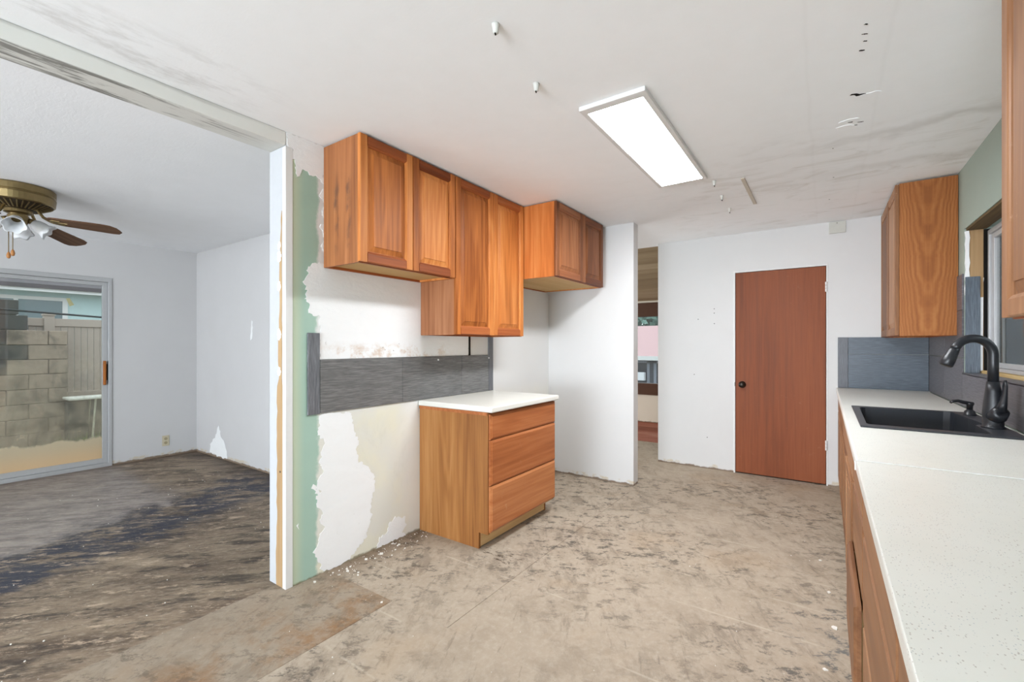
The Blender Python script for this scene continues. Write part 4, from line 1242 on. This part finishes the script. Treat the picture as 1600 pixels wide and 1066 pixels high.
# neighbour's house beyond the fence
nx = -13.0
nh = thing('neighbour_house', 'pale aqua house with white trimmed window beyond the tan fence', 'house', (nx, 1.5, GZ))
M_AQUA = plain('aqua_siding', srgb(190, 212, 212), 0.8, grain=0.03)
MB().box(nx - 4, -6, GZ, nx, 8, 2.40).build('house_wall', M_AQUA, nh)
fw = MB().prism([R2(0.70, 1.55, 2.465, 2.285), R2(0.76, 1.62, 1.70, 2.215), R2(1.76, 1.62, 2.385, 2.215)], yz, nx, nx + 0.03)
wf = fw.build('window_frame', M_TRIM, nh)
M_PANE = plain('far_window', srgb(120, 134, 138), 0.15, 0.6)
box('pane', M_PANE, wf, nx - 0.02, 1.74, 1.60, nx + 0.012, 2.40, 2.22)
box('pane', M_PANE, wf, nx - 0.02, 0.74, 1.60, nx + 0.012, 1.72, 2.22)
box('fascia', M_TRIM, nh, nx + 0.35, -6.3, 2.36, nx + 0.38, 8.3, 2.44)
M_ROOF = plain('dark_shingle', srgb(92, 86, 88), 0.9, grain=0.25, scale=40)
MB().hexa([(nx - 4, -6.4, 3.9), (nx + 0.42, -6.4, 2.42), (nx + 0.42, 8.4, 2.42), (nx - 4, 8.4, 3.9), (nx - 4, -6.4, 3.98), (nx + 0.42, -6.4, 2.50), (nx + 0.42, 8.4, 2.50), (nx - 4, 8.4, 3.98)]).build('roof', M_ROOF, nh)
box('soffit', M_TRIM, nh, nx, -6.3, 2.385, nx + 0.36, 8.3, 2.40)
pts = []
for q in range(25):
    t = q / 24
    y = -3.0 + 8.0 * t
    pts.append((-8.0, y, 1.95 - 0.062 * (y + 3) * 0.9 + 0.05 * (t - 0.5) ** 2))
o = MB().tube(pts, 0.012, 8).build('overhead_cable', plain('black_cable', srgb(52, 54, 54), 0.6))
tag(o, 'dark cable sagging across the yard outside the sliding door', 'cable')
for y in (-3.0, 5.0):
    pass

# ------------------------------------------------------------------ outside the kitchen window: weathered green boards
gf = thing('board_fence', 'weathered green board fence outside the kitchen window', 'fence', (2.3, 3.5, -0.1))
M_GB = wood('green_grey_boards', srgb(52, 64, 56), srgb(86, 102, 90), srgb(122, 134, 118), 'Y', rough=0.8, figure=0.4)
for q in range(9):
    MB().box(2.28 + random.uniform(0, 0.012), 1.2, -0.1 + q * 0.205, 2.31, 16.0, -0.1 + q * 0.205 + 0.198).build('board', M_GB, gf, bevel=0.003, seg=1)
for y in (1.6, 4.2, 6.8, 9.4, 12.0, 14.6):
    box('post', M_GB, gf, 2.31, y, -0.1, 2.40, y + 0.09, 1.80)
struct(MB().box(XR + 0.15, -4, -0.3, 14, 24, -0.1).build('ground_side', plain('side_yard', srgb(120, 116, 100), 0.9)))

# ------------------------------------------------------------------ outside the living room window
struct(MB().box(-16, YV + 0.13, -1.0, 12, 60, -0.7).build('ground_street', plain('street', srgb(140, 138, 130), 0.9)))
h2 = thing('neighbour_house', 'house with a pink shingle roof and dark windows across the street', 'house', (-6, 20, -0.7))
hy = 20.0
MB().box(-16, hy, -0.7, 4, hy + 7, 0.85).build('house_wall', plain('grey_house_wall', srgb(84, 88, 98), 0.8), h2)
M_PINK = plain('pink_shingle', srgb(196, 160, 160), 0.9, grain=0.12, scale=60)
MB().hexa([(-17, hy - 0.7, 0.72), (5, hy - 0.7, 0.72), (5, hy + 4, 2.25), (-17, hy + 4, 2.25), (-17, hy - 0.7, 0.82), (5, hy - 0.7, 0.82), (5, hy + 4, 2.35), (-17, hy + 4, 2.35)]).build('roof', M_PINK, h2)
box('fascia', M_TRIM, h2, -17, hy - 0.75, 0.66, 5, hy - 0.70, 0.84)
for x in (-9.6, -7.9, -6.2, -4.5):
    f = MB().box(x, hy - 0.06, -0.45, x + 0.12, hy, 0.62).box(x + 1.4, hy - 0.06, -0.45, x + 1.52, hy, 0.62).box(x, hy - 0.06, 0.52, x + 1.52, hy, 0.62).build('window_frame', plain('frame_grey', srgb(150, 156, 168), 0.6), h2)
    box('pane', plain('dark_pane', srgb(44, 48, 60), 0.2, 0.5), f, x + 0.1, hy - 0.03, -0.45, x + 1.42, hy + 0.01, 0.54)
box('planter', plain('white_planter', srgb(228, 230, 234), 0.6), h2, -9.0, hy - 0.9, -0.20, -6.35, hy - 0.7, 0.14)
random.seed(4)
M_LEAF = plain('far_foliage', srgb(110, 140, 128), 0.9, grain=0.35, scale=6)
M_BARK = plain('bark', srgb(90, 76, 62), 0.9)
for i, (x, y, r, lab) in enumerate(((-17.8, 34, 3.0, 'large tree left beyond the pink roof'), (-11.4, 36, 2.9, 'tree in the middle beyond the pink roof'), (-4.6, 35, 3.0, 'tree right beyond the pink roof'))):
    t = thing('tree', lab, 'tree', (x, y, -0.7), 'trees beyond the pink roof')
    MB().tube([(x, y, -0.7), (x + 0.1, y, 1.5), (x, y, 3.0)], [0.28, 0.22, 0.15], 10).build('trunk', M_BARK, t)
    mb = MB()
    for _ in range(900):
        d = Vector((random.gauss(0, 1), random.gauss(0, 1), random.gauss(0, 0.8))).normalized() * r * random.uniform(0.6, 1.0)
        c = Vector((x, y, 3.0)) + d
        u = Vector((random.gauss(0, 1), random.gauss(0, 1), random.gauss(0, 1))).normalized()
        w = u.orthogonal().normalized()
        s_ = random.uniform(0.25, 0.5)
        mb._f([mb.bm.verts.new(c + u * s_), mb.bm.verts.new(c + w * s_ * 0.6), mb.bm.verts.new(c - u * s_), mb.bm.verts.new(c - w * s_ * 0.6)])
    mb.build('crown', M_LEAF, t)
